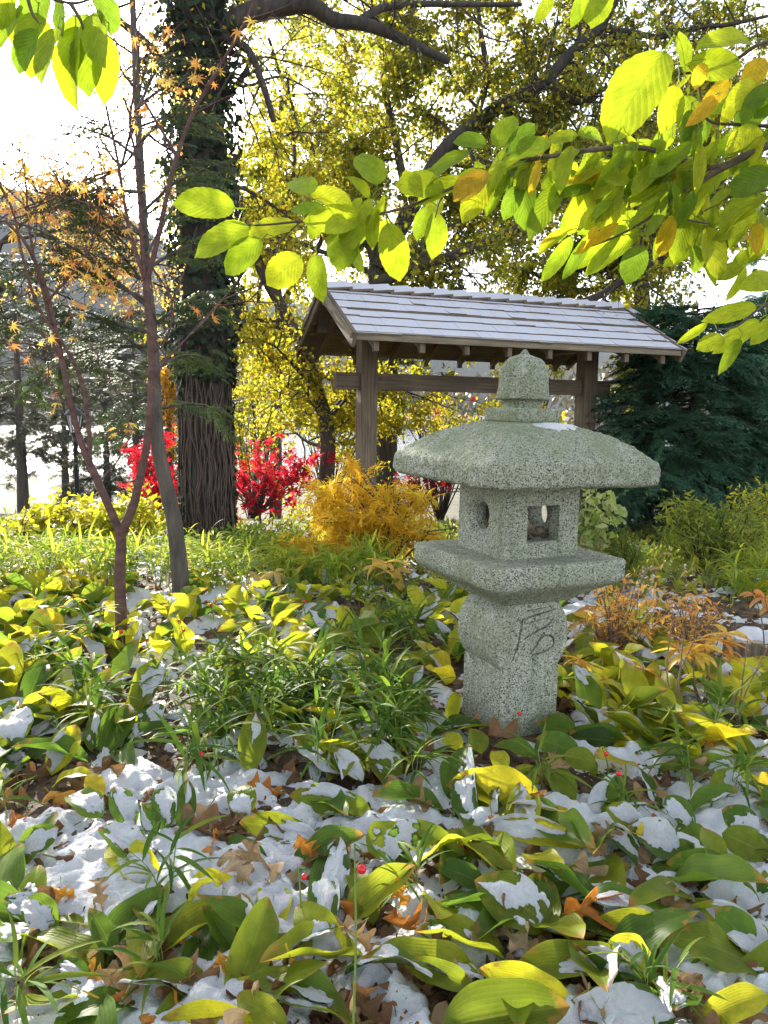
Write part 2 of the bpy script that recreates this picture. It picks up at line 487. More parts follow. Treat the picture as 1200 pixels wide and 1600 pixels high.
# far hills beyond the lake
hx = np.linspace(-900, 900, 130); hy = np.linspace(360, 900, 40); X, Yg = np.meshgrid(hx, hy); x, y = X.ravel(), Yg.ravel()
prof = 122 * np.exp(-((x + 270) / 180) ** 2) + 40 * np.exp(-((x - 156) / 250) ** 2) + 26 + 24 * fbm(np.c_[x * .007, y * 0 + 2], 3, 21)
env = sstep(360, 575, y) * (1 - .5 * sstep(690, 900, y))
hz = prof * env * (1 + .35 * fbm(np.c_[x * .02, y * .02], 4, 5)) + 5 * fbm(np.c_[x * .1, y * .1], 2, 6) - 4
t = NT('forest_hill'); oc = t.objc()
m_hill = t.done(t.pbr(t.ramp(t.noise(oc, .05, 8, .7), [(.3, (.035, .045, .028)), (.55, (.09, .075, .045)), (.75, (.13, .10, .06))]), .9))
struct(obj('hills', MB().add(np.c_[x, y, hz], grid_faces(39, 129)).mesh('hills', m_hill)))

# far wooded shore
mb = MB(); N = 7000
x = rng.uniform(-230, 260, N); h0 = 7 + 9 * (fbm(np.c_[x * .06, x * 0], 3, 8) + .5)
y = rng.uniform(172, 200, N); z = gh(x, y) + rng.uniform(0, 1, N) ** .8 * h0
mb.add(*scatter(SMALL, np.c_[x, y, z], rdir(N), rdir(N), rng.uniform(1.5, 3.2, N)))
o = obj('far_woods', mb.mesh('far_woods', leaf_mat('far_woods_leaf', [(.05, .06, .035), (.12, .10, .05), (.16, .11, .06), (.08, .07, .05)], .2)))
tag(o, 'hazy wooded shore on the far side of the lake', 'woods', kind='stuff')

# ------------------------------------------------------------------ snow lying on the ground
xs = np.concatenate([np.arange(-2.6, -1.2, .022), np.arange(-1.2, 1.3, .0095), np.arange(1.3, 3.4, .022)]); ys = 1.0 * np.exp(np.linspace(0, math.log(8.5), 420))
X, Yg = np.meshgrid(xs, ys); x, y = X.ravel(), Yg.ravel(); q = np.c_[x, y]
m = 1.25 * fbm(q * 6.5, 3, 31) + .9 * fbm(q * 2.0, 2, 35) + .95 * fbm(q * 19, 4, 33)
cov = np.interp(y, [1.0, 1.7, 2.2, 3.0, 4.2, 6, 8.5], [.40, .36, .16, .03, .01, -.04, -.14])
cov = cov - .2 * np.exp(-((x + .45) / .6) ** 2 - ((y - 2.6) / .5) ** 2)
h = .034 * np.tanh(3.2 * (m + cov)) + .055 * fbm(q * 11, 2, 36) + .032 * fbm(q * 34, 3, 37) + .008 * fbm(q * 95, 2, 39) - .003
hide = np.clip((np.hypot(x - .45, y - 2.6) - .17) / .05, 0, 1)
h = np.minimum(h, h * hide - .02 * (1 - hide))
V = np.c_[x, y, gh(x, y) + .012 * fbm(q * 22, 3, 9) + h]
keep = h.reshape(X.shape) > -.012
F = grid_faces(len(ys) - 1, len(xs) - 1); kf = keep.ravel()[F].any(1)
o = obj('snow', MB().add(V, F[kf]).mesh('snow', M_SNOW)); tag(o, 'thin patchy snow lying over the leaf litter', 'snow', kind='stuff')

# ================================================================== STONE LANTERN
def box_bm(lx, ly, lz, c=(0, 0, 0), bev=0.0, seg=2):
    bm = bmesh.new(); bmesh.ops.create_cube(bm, size=1)
    for v in bm.verts: v.co = Vector((v.co.x * lx + c[0], v.co.y * ly + c[1], v.co.z * lz + c[2]))
    if bev: bmesh.ops.bevel(bm, geom=bm.edges[:], offset=bev, segments=seg, profile=.5, affect='EDGES')
    return bm


def bm_mesh(bm, name, mats, smooth=False):
    me = bpy.data.meshes.new(name); bm.to_mesh(me); bm.free()
    for m_ in (mats if isinstance(mats, (list, tuple)) else [mats]): me.materials.append(m_)
    for p_ in me.polygons: p_.use_smooth = smooth
    return me


def boolean(base, cutters, name):
    "base minus every cutter; helpers are removed again"
    o = bpy.data.objects.new('tmp', base); COL.objects.link(o); hs_ = []
    for c in cutters:
        h_ = bpy.data.objects.new('tmp', c); COL.objects.link(h_); hs_.append(h_)
        md = o.modifiers.new('b', 'BOOLEAN'); md.operation = 'DIFFERENCE'; md.solver = 'EXACT'; md.object = h_
    bpy.context.view_layer.update()
    me = bpy.data.meshes.new_from_object(o.evaluated_get(bpy.context.evaluated_depsgraph_get())); me.name = name
    for x_ in hs_ + [o]: bpy.data.objects.remove(x_)
    return me


def square_rings(rings, n=20, rnd=.06):
    "rings: (half width, z); stacked rounded squares closed at both ends"
    s_ = np.linspace(-1, 1, n, endpoint=False)
    sq = np.vstack([np.c_[s_, -np.ones(n)], np.c_[np.ones(n), s_], np.c_[-s_, np.ones(n)], np.c_[-np.ones(n), -s_]])
    r = np.hypot(sq[:, 0], sq[:, 1]); k = 1 - rnd * np.clip((r - 1.18) / .234, 0, 1) ** 2; sq = sq * k[:, None]
    V = np.vstack([np.c_[sq * w, np.full(4 * n, z)] for w, z in rings]); c = 4 * n
    i = np.arange(len(rings) - 1)[:, None] * c; j = np.arange(c)[None]; k = (j + 1) % c
    F = np.stack([i + j, i + k, i + c + k, i + c + j], -1).reshape(-1, 4)
    V = np.vstack([V, [[0, 0, rings[0][1]], [0, 0, rings[-1][1]]]]); a = len(V) - 2
    j = np.arange(c); T = np.vstack([np.c_[np.full(c, a), (j + 1) % c, j], np.c_[np.full(c, a + 1), j + (len(rings) - 1) * c, (j + 1) % c + (len(rings) - 1) * c]])
    return V, F, T


def rough(V, amp, sc, seed=0, oc=3):
    d = np.stack([fbm(V * sc, oc, seed), fbm(V * sc + 31, oc, seed + 7), fbm(V * sc + 67, oc, seed + 13)], -1)
    return V + 2 * amp * d


TH = .444
LZ = g1(.45, 2.6)
lan = thing('stone_lantern', 'grey speckled granite garden lantern with a broad curved roof and carved post', 'lantern', (.45, 2.6, 0), TH)
lan.matrix_basis = Matrix.Translation((.45, 2.6, 0)) @ Matrix.Rotation(.007, 4, 'Y') @ Matrix.Rotation(TH, 4, 'Z')


def stone_rings(name, rings, n, amp, sc, rnd=.06, fine=0, sub=None):
    V, F, T = square_rings(rings, n, rnd); V = rough(V, amp, sc, 3, 4)
    if fine: V = rough(V, fine, 70, 11, 3)
    mb = MB(); mb.add(V, F); mb.F.append(T); mb.M.append(np.zeros(len(T)))
    return obj(name, mb.mesh(name, M_GRANITE), lan)


def lerp_rings(pts, n):
    o = []
    for (a, b), (c, d) in zip(pts[:-1], pts[1:]):
        k = max(1, int(n * math.hypot(c - a, d - b)))
        o += [(a + (c - a) * t_, b + (d - b) * t_) for t_ in np.linspace(0, 1, k, endpoint=False)]
    return o + [pts[-1]]


# roof: convex hipped cap
rp = [(.10, .862), (.25, .868), (.3, .872), (.316, .880), (.320, .892), (.321, .925), (.318, .942), (.305, .956)]
rp = rp[:-1] + [(.313, .950), (.300, .962), (.282, .977), (.262, .993), (.238, 1.009), (.208, 1.026), (.172, 1.042), (.13, 1.056), (.09, 1.066)]
rp.append((.06, 1.071))
stone_rings('roof', lerp_rings(rp, 210), 60, .0016, 14, .006, .006)
# patch of snow on the roof beside the finial
u = np.linspace(-1, 1, 25); A, B = np.meshgrid(u, u); a, b = A.ravel(), B.ravel()
rr = np.hypot(a, b) + 1.1 * fbm(np.c_[a * 2, b * 2], 4, 4)
hh = .012 * np.clip(1 - rr * rr, -.3, 1)
xx, yy = .045 + a * .085, -.128 + b * .045
wmax = np.maximum(np.abs(xx), np.abs(yy))
zz = np.interp(wmax, [.06, .09, .13, .172, .208, .238], [1.069, 1.066, 1.056, 1.042, 1.026, 1.009])
V = np.c_[xx, yy, zz + hh - .002]; F = grid_faces(24, 24)
obj('snow_patch', MB().add(V, F[(hh > -.004)[F].any(1)]).mesh('snow_patch', M_SNOW), lan)
# finial: slab, neck, dome, point
slab = stone_rings('finial_slab', lerp_rings([(.02, 1.066), (.091, 1.067), (.094, 1.071), (.094, 1.108), (.090, 1.112), (.02, 1.113)], 110), 16, .0015, 20, .05, .0012)
fp = [(.066, 1.106), (.063, 1.114), (.061, 1.122), (.063, 1.132), (.069, 1.139), (.085, 1.141), (.0875, 1.146), (.087, 1.16), (.083, 1.19), (.079, 1.22), (.074, 1.248), (.065, 1.265), (.05, 1.277), (.03, 1.284), (.016, 1.290), (.011, 1.297), (.006, 1.304), (.0005, 1.307)]
fr = np.array(lerp_rings(fp, 260))
V, F = tube(np.c_[np.zeros(len(fr)), np.zeros(len(fr)), np.linspace(0, 1, len(fr))], fr[:, 0], 64)
V[:, 2] = np.repeat(fr[:, 1], 64)
obj('finial', MB().add(rough(rough(V, .0018, 18, 2), .0024, 80, 4), F).mesh('finial', M_GRANITE), lan)
# fire box: hollow, square openings front and back, round ones on the sides
HB, Z0, Z1 = .146, .622, .872
base = bm_mesh(box_bm(2 * HB, 2 * HB, Z1 - Z0, (0, 0, (Z0 + Z1) / 2), .007, 3), 'fb', M_GRANITE)
inner = bm_mesh(box_bm(2 * HB - .095, 2 * HB - .095, Z1 - Z0 - .10, (0, 0, .735)), 'c', M_GRANITE)
sqh = bm_mesh(box_bm(.125, .6, .118, (0, 0, .742)), 'c', M_GRANITE)
bm = bmesh.new(); bmesh.ops.create_cone(bm, cap_ends=True, segments=40, radius1=.047, radius2=.047, depth=.6)
bmesh.ops.rotate(bm, verts=bm.verts, matrix=Matrix.Rotation(math.pi / 2, 3, 'Y')); bmesh.ops.translate(bm, verts=bm.verts, vec=(0, 0.012, .752))
rnd_ = bm_mesh(bm, 'c', M_GRANITE)
bm = bmesh.new(); bmesh.ops.create_cone(bm, cap_ends=True, segments=40, radius1=.066, radius2=.047, depth=.02)
bmesh.ops.rotate(bm, verts=bm.verts, matrix=Matrix.Rotation(math.pi / 2, 3, 'Y')); bmesh.ops.translate(bm, verts=bm.verts, vec=(-HB + .008, 0.012, .752))
rim_ = bm_mesh(bm, 'c', M_GRANITE)
fb = boolean(base, [inner, sqh, rnd_, rim_], 'fire_box')
obj('fire_box', fb, lan)
# dry debris inside the fire box, sunlight painted in as snow-pale pieces
mb = MB(); N = 130
pp = np.c_[rng.uniform(-.088, .088, N), rng.uniform(-.088, .088, N), .686 + rng.uniform(0, .02, N)]
mb.add(*scatter(SMALL, pp, rdir(N) * np.array([1, 1, .35]), np.array([0, 0, 1]) + .5 * rdir(N), rng.uniform(.025, .05, N)))
o = obj('dry_debris', mb.mesh('dry_debris', leaf_mat('debris_leaf', [(.5, .45, .38), (.32, .24, .16), (.62, .6, .56)], .2)), lan); o['kind'] = 'stuff'
# platform: square slab, curved underside
pr = [(.05, .47), (.125, .472), (.14, .480), (.165, .500), (.20, .522), (.232, .540), (.252, .556), (.259, .572), (.260, .60), (.260, .622), (.254, .629), (.05, .630)]
stone_rings('platform', lerp_rings(pr, 130), 40, .002, 14, .012, .0018)
# post: front outline with rounded shoulders, pushed back through its depth
HW = .118
outl = [(HW, -.12), (HW, .238)]
for a in np.linspace(-1.05, 1.15, 16): outl.append((HW - .040 + .074 * math.cos(a) - .003, .352 + .118 * math.sin(a)))
outl += [(.112, .478), (.100, .482)]
outl = [(x_, z_) for x_, z_ in outl]
outl[1] = (HW, .243)
full = outl + [(-x_, z_) for x_, z_ in outl[::-1]]
bm = bmesh.new(); fv = [bm.verts.new((x_, -.118, z_)) for x_, z_ in full]; bv = [bm.verts.new((x_, .118, z_)) for x_, z_ in full]
bm.faces.new(fv); bm.faces.new(bv[::-1])
for i in range(len(full)):
    j = (i + 1) % len(full); bm.faces.new((fv[j], fv[i], bv[i], bv[j]))
bmesh.ops.recalc_face_normals(bm, faces=bm.faces)
sharp = [e for e in bm.edges if abs(e.verts[0].co.y - e.verts[1].co.y) < 1e-6]
bmesh.ops.bevel(bm, geom=sharp, offset=.004, segments=2, profile=.5, affect='EDGES')
post = bm_mesh(bm, 'post', M_GRANITE)


def groove(pts, w, y=-.118, dep=.013):
    "a cutter along a stroke drawn on the front face"
    pts = crom([(p[0], p[1]) for p in pts], 5) if len(pts) > 2 else np.array(pts, float)
    d = nrm(np.gradient(pts, axis=0)); n_ = np.c_[-d[:, 1], d[:, 0]]
    bm = bmesh.new(); rows = []
    ws = 1.15 * w * np.interp(np.linspace(0, 1, len(pts)), [0, .15, .7, 1], [.6, 1, .9, .45])
    for p, k, ww in zip(pts, n_, ws):
        a_, b_ = p + k * ww, p - k * ww
        rows.append([bm.verts.new((a_[0], y - .02, a_[1])), bm.verts.new((b_[0], y - .02, b_[1])), bm.verts.new((p[0] - k[0] * ww * .3, y + dep, p[1] - k[1] * ww * .3)), bm.verts.new((p[0] + k[0] * ww * .3, y + dep, p[1] + k[1] * ww * .3))])
    for r0, r1 in zip(rows[:-1], rows[1:]):
        for i in range(4): bm.faces.new((r0[i], r0[(i + 1) % 4], r1[(i + 1) % 4], r1[i]))
    bm.faces.new(rows[0][::-1]); bm.faces.new(rows[-1])
    bmesh.ops.recalc_face_normals(bm, faces=bm.faces)
    return bm_mesh(bm, 'c', M_GRANITE)


def fz(zx, zy): return ((zx - 625) / 167 * HW, .448 - (zy - 770) / 233 * .168)
strokes = [([fz(590, 772), fz(700, 766)], .0045), ([fz(548, 826), fz(600, 806), fz(755, 778)], .0065), ([fz(566, 818), fz(556, 880), fz(540, 950), fz(514, 1005)], .0075),
           ([fz(585, 832), fz(735, 812)], .004), ([fz(745, 815), fz(715, 850), fz(640, 880), fz(575, 905)], .006), ([fz(660, 872), fz(742, 856)], .0045),
           ([fz(690, 885), fz(660, 935), fz(612, 985)], .0055), ([fz(650, 930), fz(700, 900), fz(745, 915), fz(748, 955), fz(700, 980), fz(628, 984)], .0055), ([fz(585, 920), fz(560, 975)], .004)]
# groove line where the shoulder meets the shaft on both sides
side = [bm_mesh(box_bm(.022, .20, .010, (sx * (HW + .004), -.02, .243)), 'c', M_GRANITE) for sx in (-1, 1)]
pm = boolean(post, [groove(*s_) for s_ in strokes] + side, 'post')
obj('post', pm, lan)

# ================================================================== ROOFED WOODEN STAND
KX, KY, PHI = -.212, 8.5, .357
KG = g1(KX, KY)
L_, E1, E2, WR, ZR, ZE, ZB = 2.831, .50, .43, 1.10, 2.412, 1.835, 1.40
ki = thing('roofed_stand', 'weathered timber stand with two posts and a snow-dusted shingled gable roof', 'shelter', (KX, KY, 0), PHI)


def beam(name, p0, p1, w, h, parent=ki, mat=M_WOOD, up=(0, 0, 1), bev=.006):
    p0, p1 = np.array(p0, float), np.array(p1, float); ln = np.linalg.norm(p1 - p0)
    Xa = (p1 - p0) / ln; U = np.array(up, float); U = nrm(U - Xa * np.dot(U, Xa)); Ya = np.cross(U, Xa); c = (p0 + p1) / 2
    M = Matrix(((Xa[0], Ya[0], U[0], c[0]), (Xa[1], Ya[1], U[1], c[1]), (Xa[2], Ya[2], U[2], c[2]), (0, 0, 0, 1)))
    return obj(name, bm_mesh(box_bm(ln, w, h, bev=bev), name, mat), parent, M)


for x_ in (0, L_):
    wx_, wy_ = KX + math.cos(PHI) * x_, KY + math.sin(PHI) * x_
    beam('post', (x_, 0, g1(wx_, wy_) - .3), (x_, 0, 1.98), .19, .19, up=(0, 1, 0), bev=.01)
    # tie across the posts under the roof, with chamfered knee brackets
    beam('tie_beam', (x_ + .003, -.72, 1.93), (x_ + .003, .72, 1.93), .15, .19)
beam('rail', (-.36, 0.0, ZB), (L_ + .32, 0.0, ZB), .09, .18)
beam('plate_beam', (-.42, -.55, 2.02), (L_ + .36, -.55, 2.02), .11, .15)
beam('plate_beam', (-.42, .55, 2.02), (L_ + .36, .55, 2.02), .11, .15)
beam('ridge_beam', (-.44, 0, 2.30), (L_ + .38, 0, 2.30), .09, .16)
dz = ZR - ZE; SLL = math.hypot(WR, dz); sa = math.atan2(dz, WR)
# roof deck (both slopes) carries shingles and boards
mb = MB()
for s_ in (-1, 1):
    n_ = np.array([0, s_ * math.sin(sa), math.cos(sa)])
    a0 = np.array([-E1 + .03, 0, ZR - .05]); a1 = np.array([L_ + E2 - .03, 0, ZR - .05]); d_ = np.array([0, s_ * (WR - .02), -dz + .01])
    pts = np.array([a0, a1, a1 + d_, a0 + d_]); low = pts - n_ * .022
    mb.add(np.vstack([pts, low]), [[0, 1, 2, 3], [7, 6, 5, 4], [0, 4, 5, 1], [1, 5, 6, 2], [2, 6, 7, 3], [3, 7, 4, 0]])
roof = obj('roof', mb.mesh('roof', M_WOOD, False), ki)
NC = 6; EXPO = (SLL + .02) / NC
shin = {}
for wdt in (.14, .17, .2, .23):
    bm = box_bm(wdt - .0008, EXPO * 1.25, .02, bev=.0)
    shin[wdt] = bm_mesh(bm, 'shingle', [M_WOOD, M_FROST])
    for p_ in shin[wdt].polygons: p_.material_index = 1 if p_.normal.z > .5 else 0
for s_ in (-1, 1):
    for c in range(NC):
        x_ = -E1 - random.uniform(0, .02) + (0 if c % 2 else -.01)
        while x_ < L_ + E2 - .05:
            wdt = random.choice((.14, .17, .2, .23)) if s_ < 0 else .23
            wd = min(wdt, 9); mid = (c + .5) * EXPO - .12 * EXPO + random.gauss(0, .004)
            lift = .004 + random.uniform(0, .0025)
            n_ = np.array([0, s_ * math.sin(sa), math.cos(sa)]); dn = np.array([0, s_ * math.cos(sa), -math.sin(sa)])
            tilt = .055 + random.gauss(0, .006)
            if random.random() < .04: tilt += .05
            Yl = nrm(dn * math.cos(tilt) + n_ * math.sin(tilt)); Zl = nrm(n_ * math.cos(tilt) - dn * math.sin(tilt)); Xl = np.cross(Yl, Zl)
            c0 = np.array([x_ + wd / 2, 0, ZR - .04]) + dn * mid + n_ * (lift + .004)
            M = Matrix(((Xl[0], Yl[0], Zl[0], c0[0]), (Xl[1], Yl[1], Zl[1], c0[1]), (Xl[2], Yl[2], Zl[2], c0[2]), (0, 0, 0, 1)))
            obj('shingle', shin[wdt], roof, M); x_ += wd
# ridge caps: small folded boards overlapping along the ridge
bm = bmesh.new(); rows = []
cw, ct = .18, .024
for x_ in (0, .27):
    r = []
    for yy_, zz_ in ((-cw * math.cos(sa), -cw * math.sin(sa)), (0, 0), (cw * math.cos(sa), -cw * math.sin(sa))):
        r.append((bm.verts.new((x_, yy_, zz_ + ct)), bm.verts.new((x_, yy_, zz_))))
    rows.append(r)
for i in range(2):
    a, b = rows[0], rows[1]
    bm.faces.new((a[i][0], b[i][0], b[i + 1][0], a[i + 1][0])); bm.faces.new((a[i + 1][1], b[i + 1][1], b[i][1], a[i][1]))
    for r, fl in ((a, 1), (b, 0)):
        q_ = (r[i][0], r[i + 1][0], r[i + 1][1], r[i][1]); bm.faces.new(q_ if fl else q_[::-1])
for i, fl in ((0, 0), (2, 1)):
    q_ = (rows[0][i][0], rows[0][i][1], rows[1][i][1], rows[1][i][0]); bm.faces.new(q_)
bmesh.ops.recalc_face_normals(bm, faces=bm.faces); bm.normal_update()
capm = bm_mesh(bm, 'ridge_cap', [M_WOOD, M_FROST])
for p_ in capm.polygons: p_.material_index = 1 if p_.normal.z > .6 else 0
x_ = -E1; k = 0
while x_ < L_ + E2 - .2:
    obj('ridge_cap', capm, roof, Matrix.Translation((x_, 0, ZR - .012)) @ Matrix.Rotation(-.10 + random.gauss(0, .01), 4, 'Y')); x_ += .232; k += 1
# fascia, barge boards, rafters
for s_ in (-1, 1):
    beam('fascia', (-E1, s_ * (WR + .004), ZE - .055), (L_ + E2, s_ * (WR + .004), ZE - .055), .03, .085, roof, M_WOODF)
    for x_ in (-E1 - .016, L_ + E2 + .016):
        beam('barge_board', (x_, s_ * .004, ZR - .085), (x_, s_ * (WR + .03), ZE - .10), .034, .15, roof, M_WOOD, up=(0, 0, 1))
        beam('barge_trim', (x_ + (-.028 if x_ < 0 else .028), s_ * .004, ZR - .048), (x_ + (-.028 if x_ < 0 else .028), s_ * (WR + .03), ZE - .062), .022, .06, roof, M_WOODF)
    for k in range(8):
        x_ = -.28 + k * (L_ + .5) / 7
        beam('rafter', (x_, s_ * .03, ZR - .15), (x_, s_ * (WR - .05), ZE - .10), .05, .11, roof, M_WOOD)
        beam('rafter_tail', (x_, s_ * (WR - .045), ZE - .19), (x_, s_ * (WR - .045), ZE - .06), .055, .055, roof, M_WOOD, up=(0, 1, 0))
for y_ in (-.5, .5):
    beam('gable_strut', (-E1 + .02, y_ * .9, 2.02), (-E1 + .02, y_ * .9, ZR - abs(y_ * .9) * dz / WR - .06), .05, .06, roof, M_WOOD, up=(0, 1, 0))
beam('gable_strut', (-E1 + .02, 0, 2.18), (-E1 + .02, 0, ZR - .06), .05, .06, roof, M_WOOD, up=(0, 1, 0))


# ================================================================== TREES
def branch_path(p, d, L, n=5, wob=.12, sag=0.0):
    pts = [np.array(p, float)]; d = nrm(d)
    for i in range(n):
        d = nrm(d + wob * rng.normal(size=3) + np.array([0, 0, -sag])); pts.append(pts[-1] + d * L / n)
    return np.array(pts)


def grow(mb, twigs, p, d, L, r, lev, kids=(7, 5), ratio=.5, spread=.9, sag=.03, sides=5):
    path = branch_path(p, d, L, 5, .13, sag * (3 - lev)); mb.add(*tube(path, [r, max(r * .35, .002)], sides))
    if lev == 0: twigs.append(path); return
    nk = kids[len(kids) - lev] if lev <= len(kids) else kids[0]
    for k in range(nk):
        t_ = rng.uniform(.2, 1); i = min(int(t_ * 5), 4); q = path[i] * (1 - (t_ * 5 - i)) + path[i + 1] * (t_ * 5 - i)
        dd = nrm(path[i + 1] - path[i]); nd = nrm(dd * .7 + spread * rdir(1)[0])
        grow(mb, twigs, q, nd, L * ratio * rng.uniform(.7, 1.25), r * .45, lev - 1, kids, ratio, spread, sag, max(3, sides - 1))


def limb(mb, pts, r0, r1, sides=9, n=6, rgh=.06):
    path = crom(pts, n); V, F = tube(path, [r0, r1], sides)
    V = V + np.repeat(np.linspace(r0, r1, len(path)), sides)[:, None] * rgh * 2 * np.stack([fbm(V * 6, 3, 1), fbm(V * 6, 3, 2), fbm(V * 6, 3, 3)], -1)
    mb.add(V, F); return path


def twig_leaves(twigs, per, size, tp=SMALL, sig=.05, up=.5, droop=.3, keep=None):
    n = len(twigs) * per; tw = np.array(twigs); ti = np.repeat(np.arange(len(twigs)), per)
    t_ = rng.uniform(.1, 1.05, n) * (tw.shape[1] - 1); i = np.clip(t_.astype(int), 0, tw.shape[1] - 2); f = (t_ - i)[:, None]
    pos = tw[ti, i] * (1 - f) + tw[ti, i + 1] * f + rng.normal(size=(n, 3)) * sig
    ax = nrm(tw[ti, i + 1] - tw[ti, i]) * .5 + rdir(n) - np.array([0, 0, droop]); no = rdir(n) + np.array([0, 0, up])
    if keep is not None:
        m_ = keep(pos); pos, ax, no = pos[m_], ax[m_], no[m_]
    return scatter(tp, pos, ax, no, size * rng.uniform(.6, 1.3, len(pos)))


def px_path(lst, Y):
    return np.array([P(a[0], a[1], Y + (a[2] if len(a) > 2 else 0)) for a in lst])


def to_ground(p): return np.array([p[0], p[1], g1(p[0], p[1]) - .05])


# ---- the big ivy-clad trunk
bt = thing('ivy_clad_tree', 'massive dark tree trunk wrapped in ivy and hanging vine stems', 'tree', to_ground(P(325, 870, 7.6)))
B0 = np.array(bt.location)
YT = 7.6
mb = MB(); ctr = px_path([(326, 905), (324, 850), (323, 740), (320, 600), (316, 400), (312, 200), (308, 0), (304, -260), (300, -520)], YT)
path = crom(ctr, 10); rr = np.interp(np.linspace(0, 1, len(path)), [0, .05, .1, .3, 1], [.30, .262, .245, .228, .2])
V, F = tube(path, rr, 44)
ang = np.tile(np.arange(44), len(path)); V0 = V.copy()
cen = np.repeat(path, 44, 0); rad = V - cen
ridge = fbm(np.c_[ang * .45, np.zeros(len(V)), V[:, 2] * .9], 3, 17) + .5 * np.sin(ang * 6.28 * 5 / 44 + V[:, 2] * .6) * .25
V = cen + rad * (1 + .3 * ridge)[:, None]
mb.add(V - B0, F); obj('trunk', mb.mesh('trunk', M_BARK), bt)
mb = MB()                                        # vine stems climbing the trunk
for k in range(110):
    a = rng.uniform(0, 2 * math.pi); z0 = B0[2] + rng.uniform(-.02, .5); z1 = rng.uniform(.8, 1.9); n = 16; zz = np.linspace(z0, z1, n)
    aa = a + .5 * fbm(np.c_[zz * 2.2, np.full(n, k * 3.1)], 3, 5) * 2 + .06 * rng.normal()
    cx = np.interp(zz, path[:, 2], path[:, 0]); cy = np.interp(zz, path[:, 2], path[:, 1]); r_ = np.interp(zz, path[:, 2], rr) * 1.06 + rng.uniform(0, .03)
    mb.add(*tube(np.c_[cx + r_ * np.cos(aa), cy + r_ * np.sin(aa), zz] - B0, rng.uniform(.004, .011), 4))
obj('vine_stems', mb.mesh('vine_stems', mat_bark('vine_bark', (.035, .023, .018), (.13, .09, .07), (30, 30, 6), .5, .004)), bt)
M_IVY = leaf_mat('ivy_leaf', [(.012, .02, .014), (.018, .03, .018), (.025, .042, .02), (.04, .055, .025)], .2, .5)
mb = MB(); N = 9000
zz = np.concatenate([rng.uniform(1.3, 8, 7600), rng.uniform(-.4, 1.5, 1400)]); a = rng.uniform(0, 2 * math.pi, N)
sp = (zz > 1.35) | (np.cos(a - .2) ** 2 * (.6 + fbm(np.c_[a * 2, zz * 2], 3, 4)) > .45)
zz, a = zz[sp], a[sp]
edge = sstep(1.2, 1.9, zz + .5 * fbm(np.c_[a, zz * .3], 2, 9))
cx = np.interp(zz, path[:, 2], path[:, 0]); cy = np.interp(zz, path[:, 2], path[:, 1])
r_ = np.interp(zz, path[:, 2], rr) + .02 + rng.uniform(0, .13, len(zz)) * (.15 + .85 * edge) * (1 + 1.5 * np.clip(fbm(np.c_[a * 1.3, zz * 1.6], 3, 8), 0, 1))
pos = np.c_[cx + r_ * np.cos(a), cy + r_ * np.sin(a), zz]; no = np.c_[np.cos(a), np.sin(a), np.full(len(a), .4)] + .45 * rdir(len(a))
mb.add(*scatter((SMALL[0] * np.array([1.5, 1, 1]), SMALL[1]), pos - B0, rdir(len(a)) - np.array([0, 0, .8]), no, rng.uniform(.045, .09, len(a))))
obj('ivy', mb.mesh('ivy', M_IVY), bt)
mb = MB(); tw = []
for pts, r0, r1 in (([(330, 60, .0), (385, 22, .1), (440, 10, .2), (485, 8, .2), (520, 30, .3), (560, 36, .4), (600, 48, .5), (650, 72, .6), (700, 95, .8)], .105, .04),
                    ([(560, 34, .4), (600, 12, .6), (660, 6, .7), (740, 7, .9), (815, 7, 1.0)], .045, .02), ([(300, 150, 0), (255, 95, -.1), (215, 55, -.1), (185, 30, -.2), (150, -20, -.3)], .05, .025),
                    ([(345, 60, -.1), (385, 75, -.2), (410, 130, -.25), (428, 190, -.2)], .04, .028), ([(340, 170, .1), (375, 125, .1), (395, 90, .15)], .03, .02), ([(340, 110, .2), (380, 135, .2), (440, 120, .4), (500, 150, .5)], .02, .008)):
    pth = limb(mb, px_path(pts, YT), r0, r1, 9)
    for k in range(7):
        i = rng.integers(2, len(pth)); grow(mb, tw, pth[i], rdir(1)[0] + np.array([.3, 0, .1]), rng.uniform(.4, .9), .012, 1, (5,), .5, .8)
mb.V = [v - B0 for v in mb.V]
obj('limbs', mb.mesh('limbs', M_BARK), bt)
mb = MB(); v_, f_ = twig_leaves(tw, 4, .055); mb.add(v_ - B0, f_)
M_CAN = leaf_mat('canopy_leaf', [(.09, .12, .016), (.14, .17, .018), (.21, .23, .022), (.31, .28, .026), (.38, .29, .025), (.15, .18, .02)], .58, .5, tboost=1.55)
M_GOLD = leaf_mat('gold_leaf', [(.17, .21, .02), (.28, .29, .025), (.42, .36, .03), (.5, .36, .03), (.32, .33, .035)], .55, .5, tboost=1.4)
obj('crown', mb.mesh('crown', M_CAN), bt)


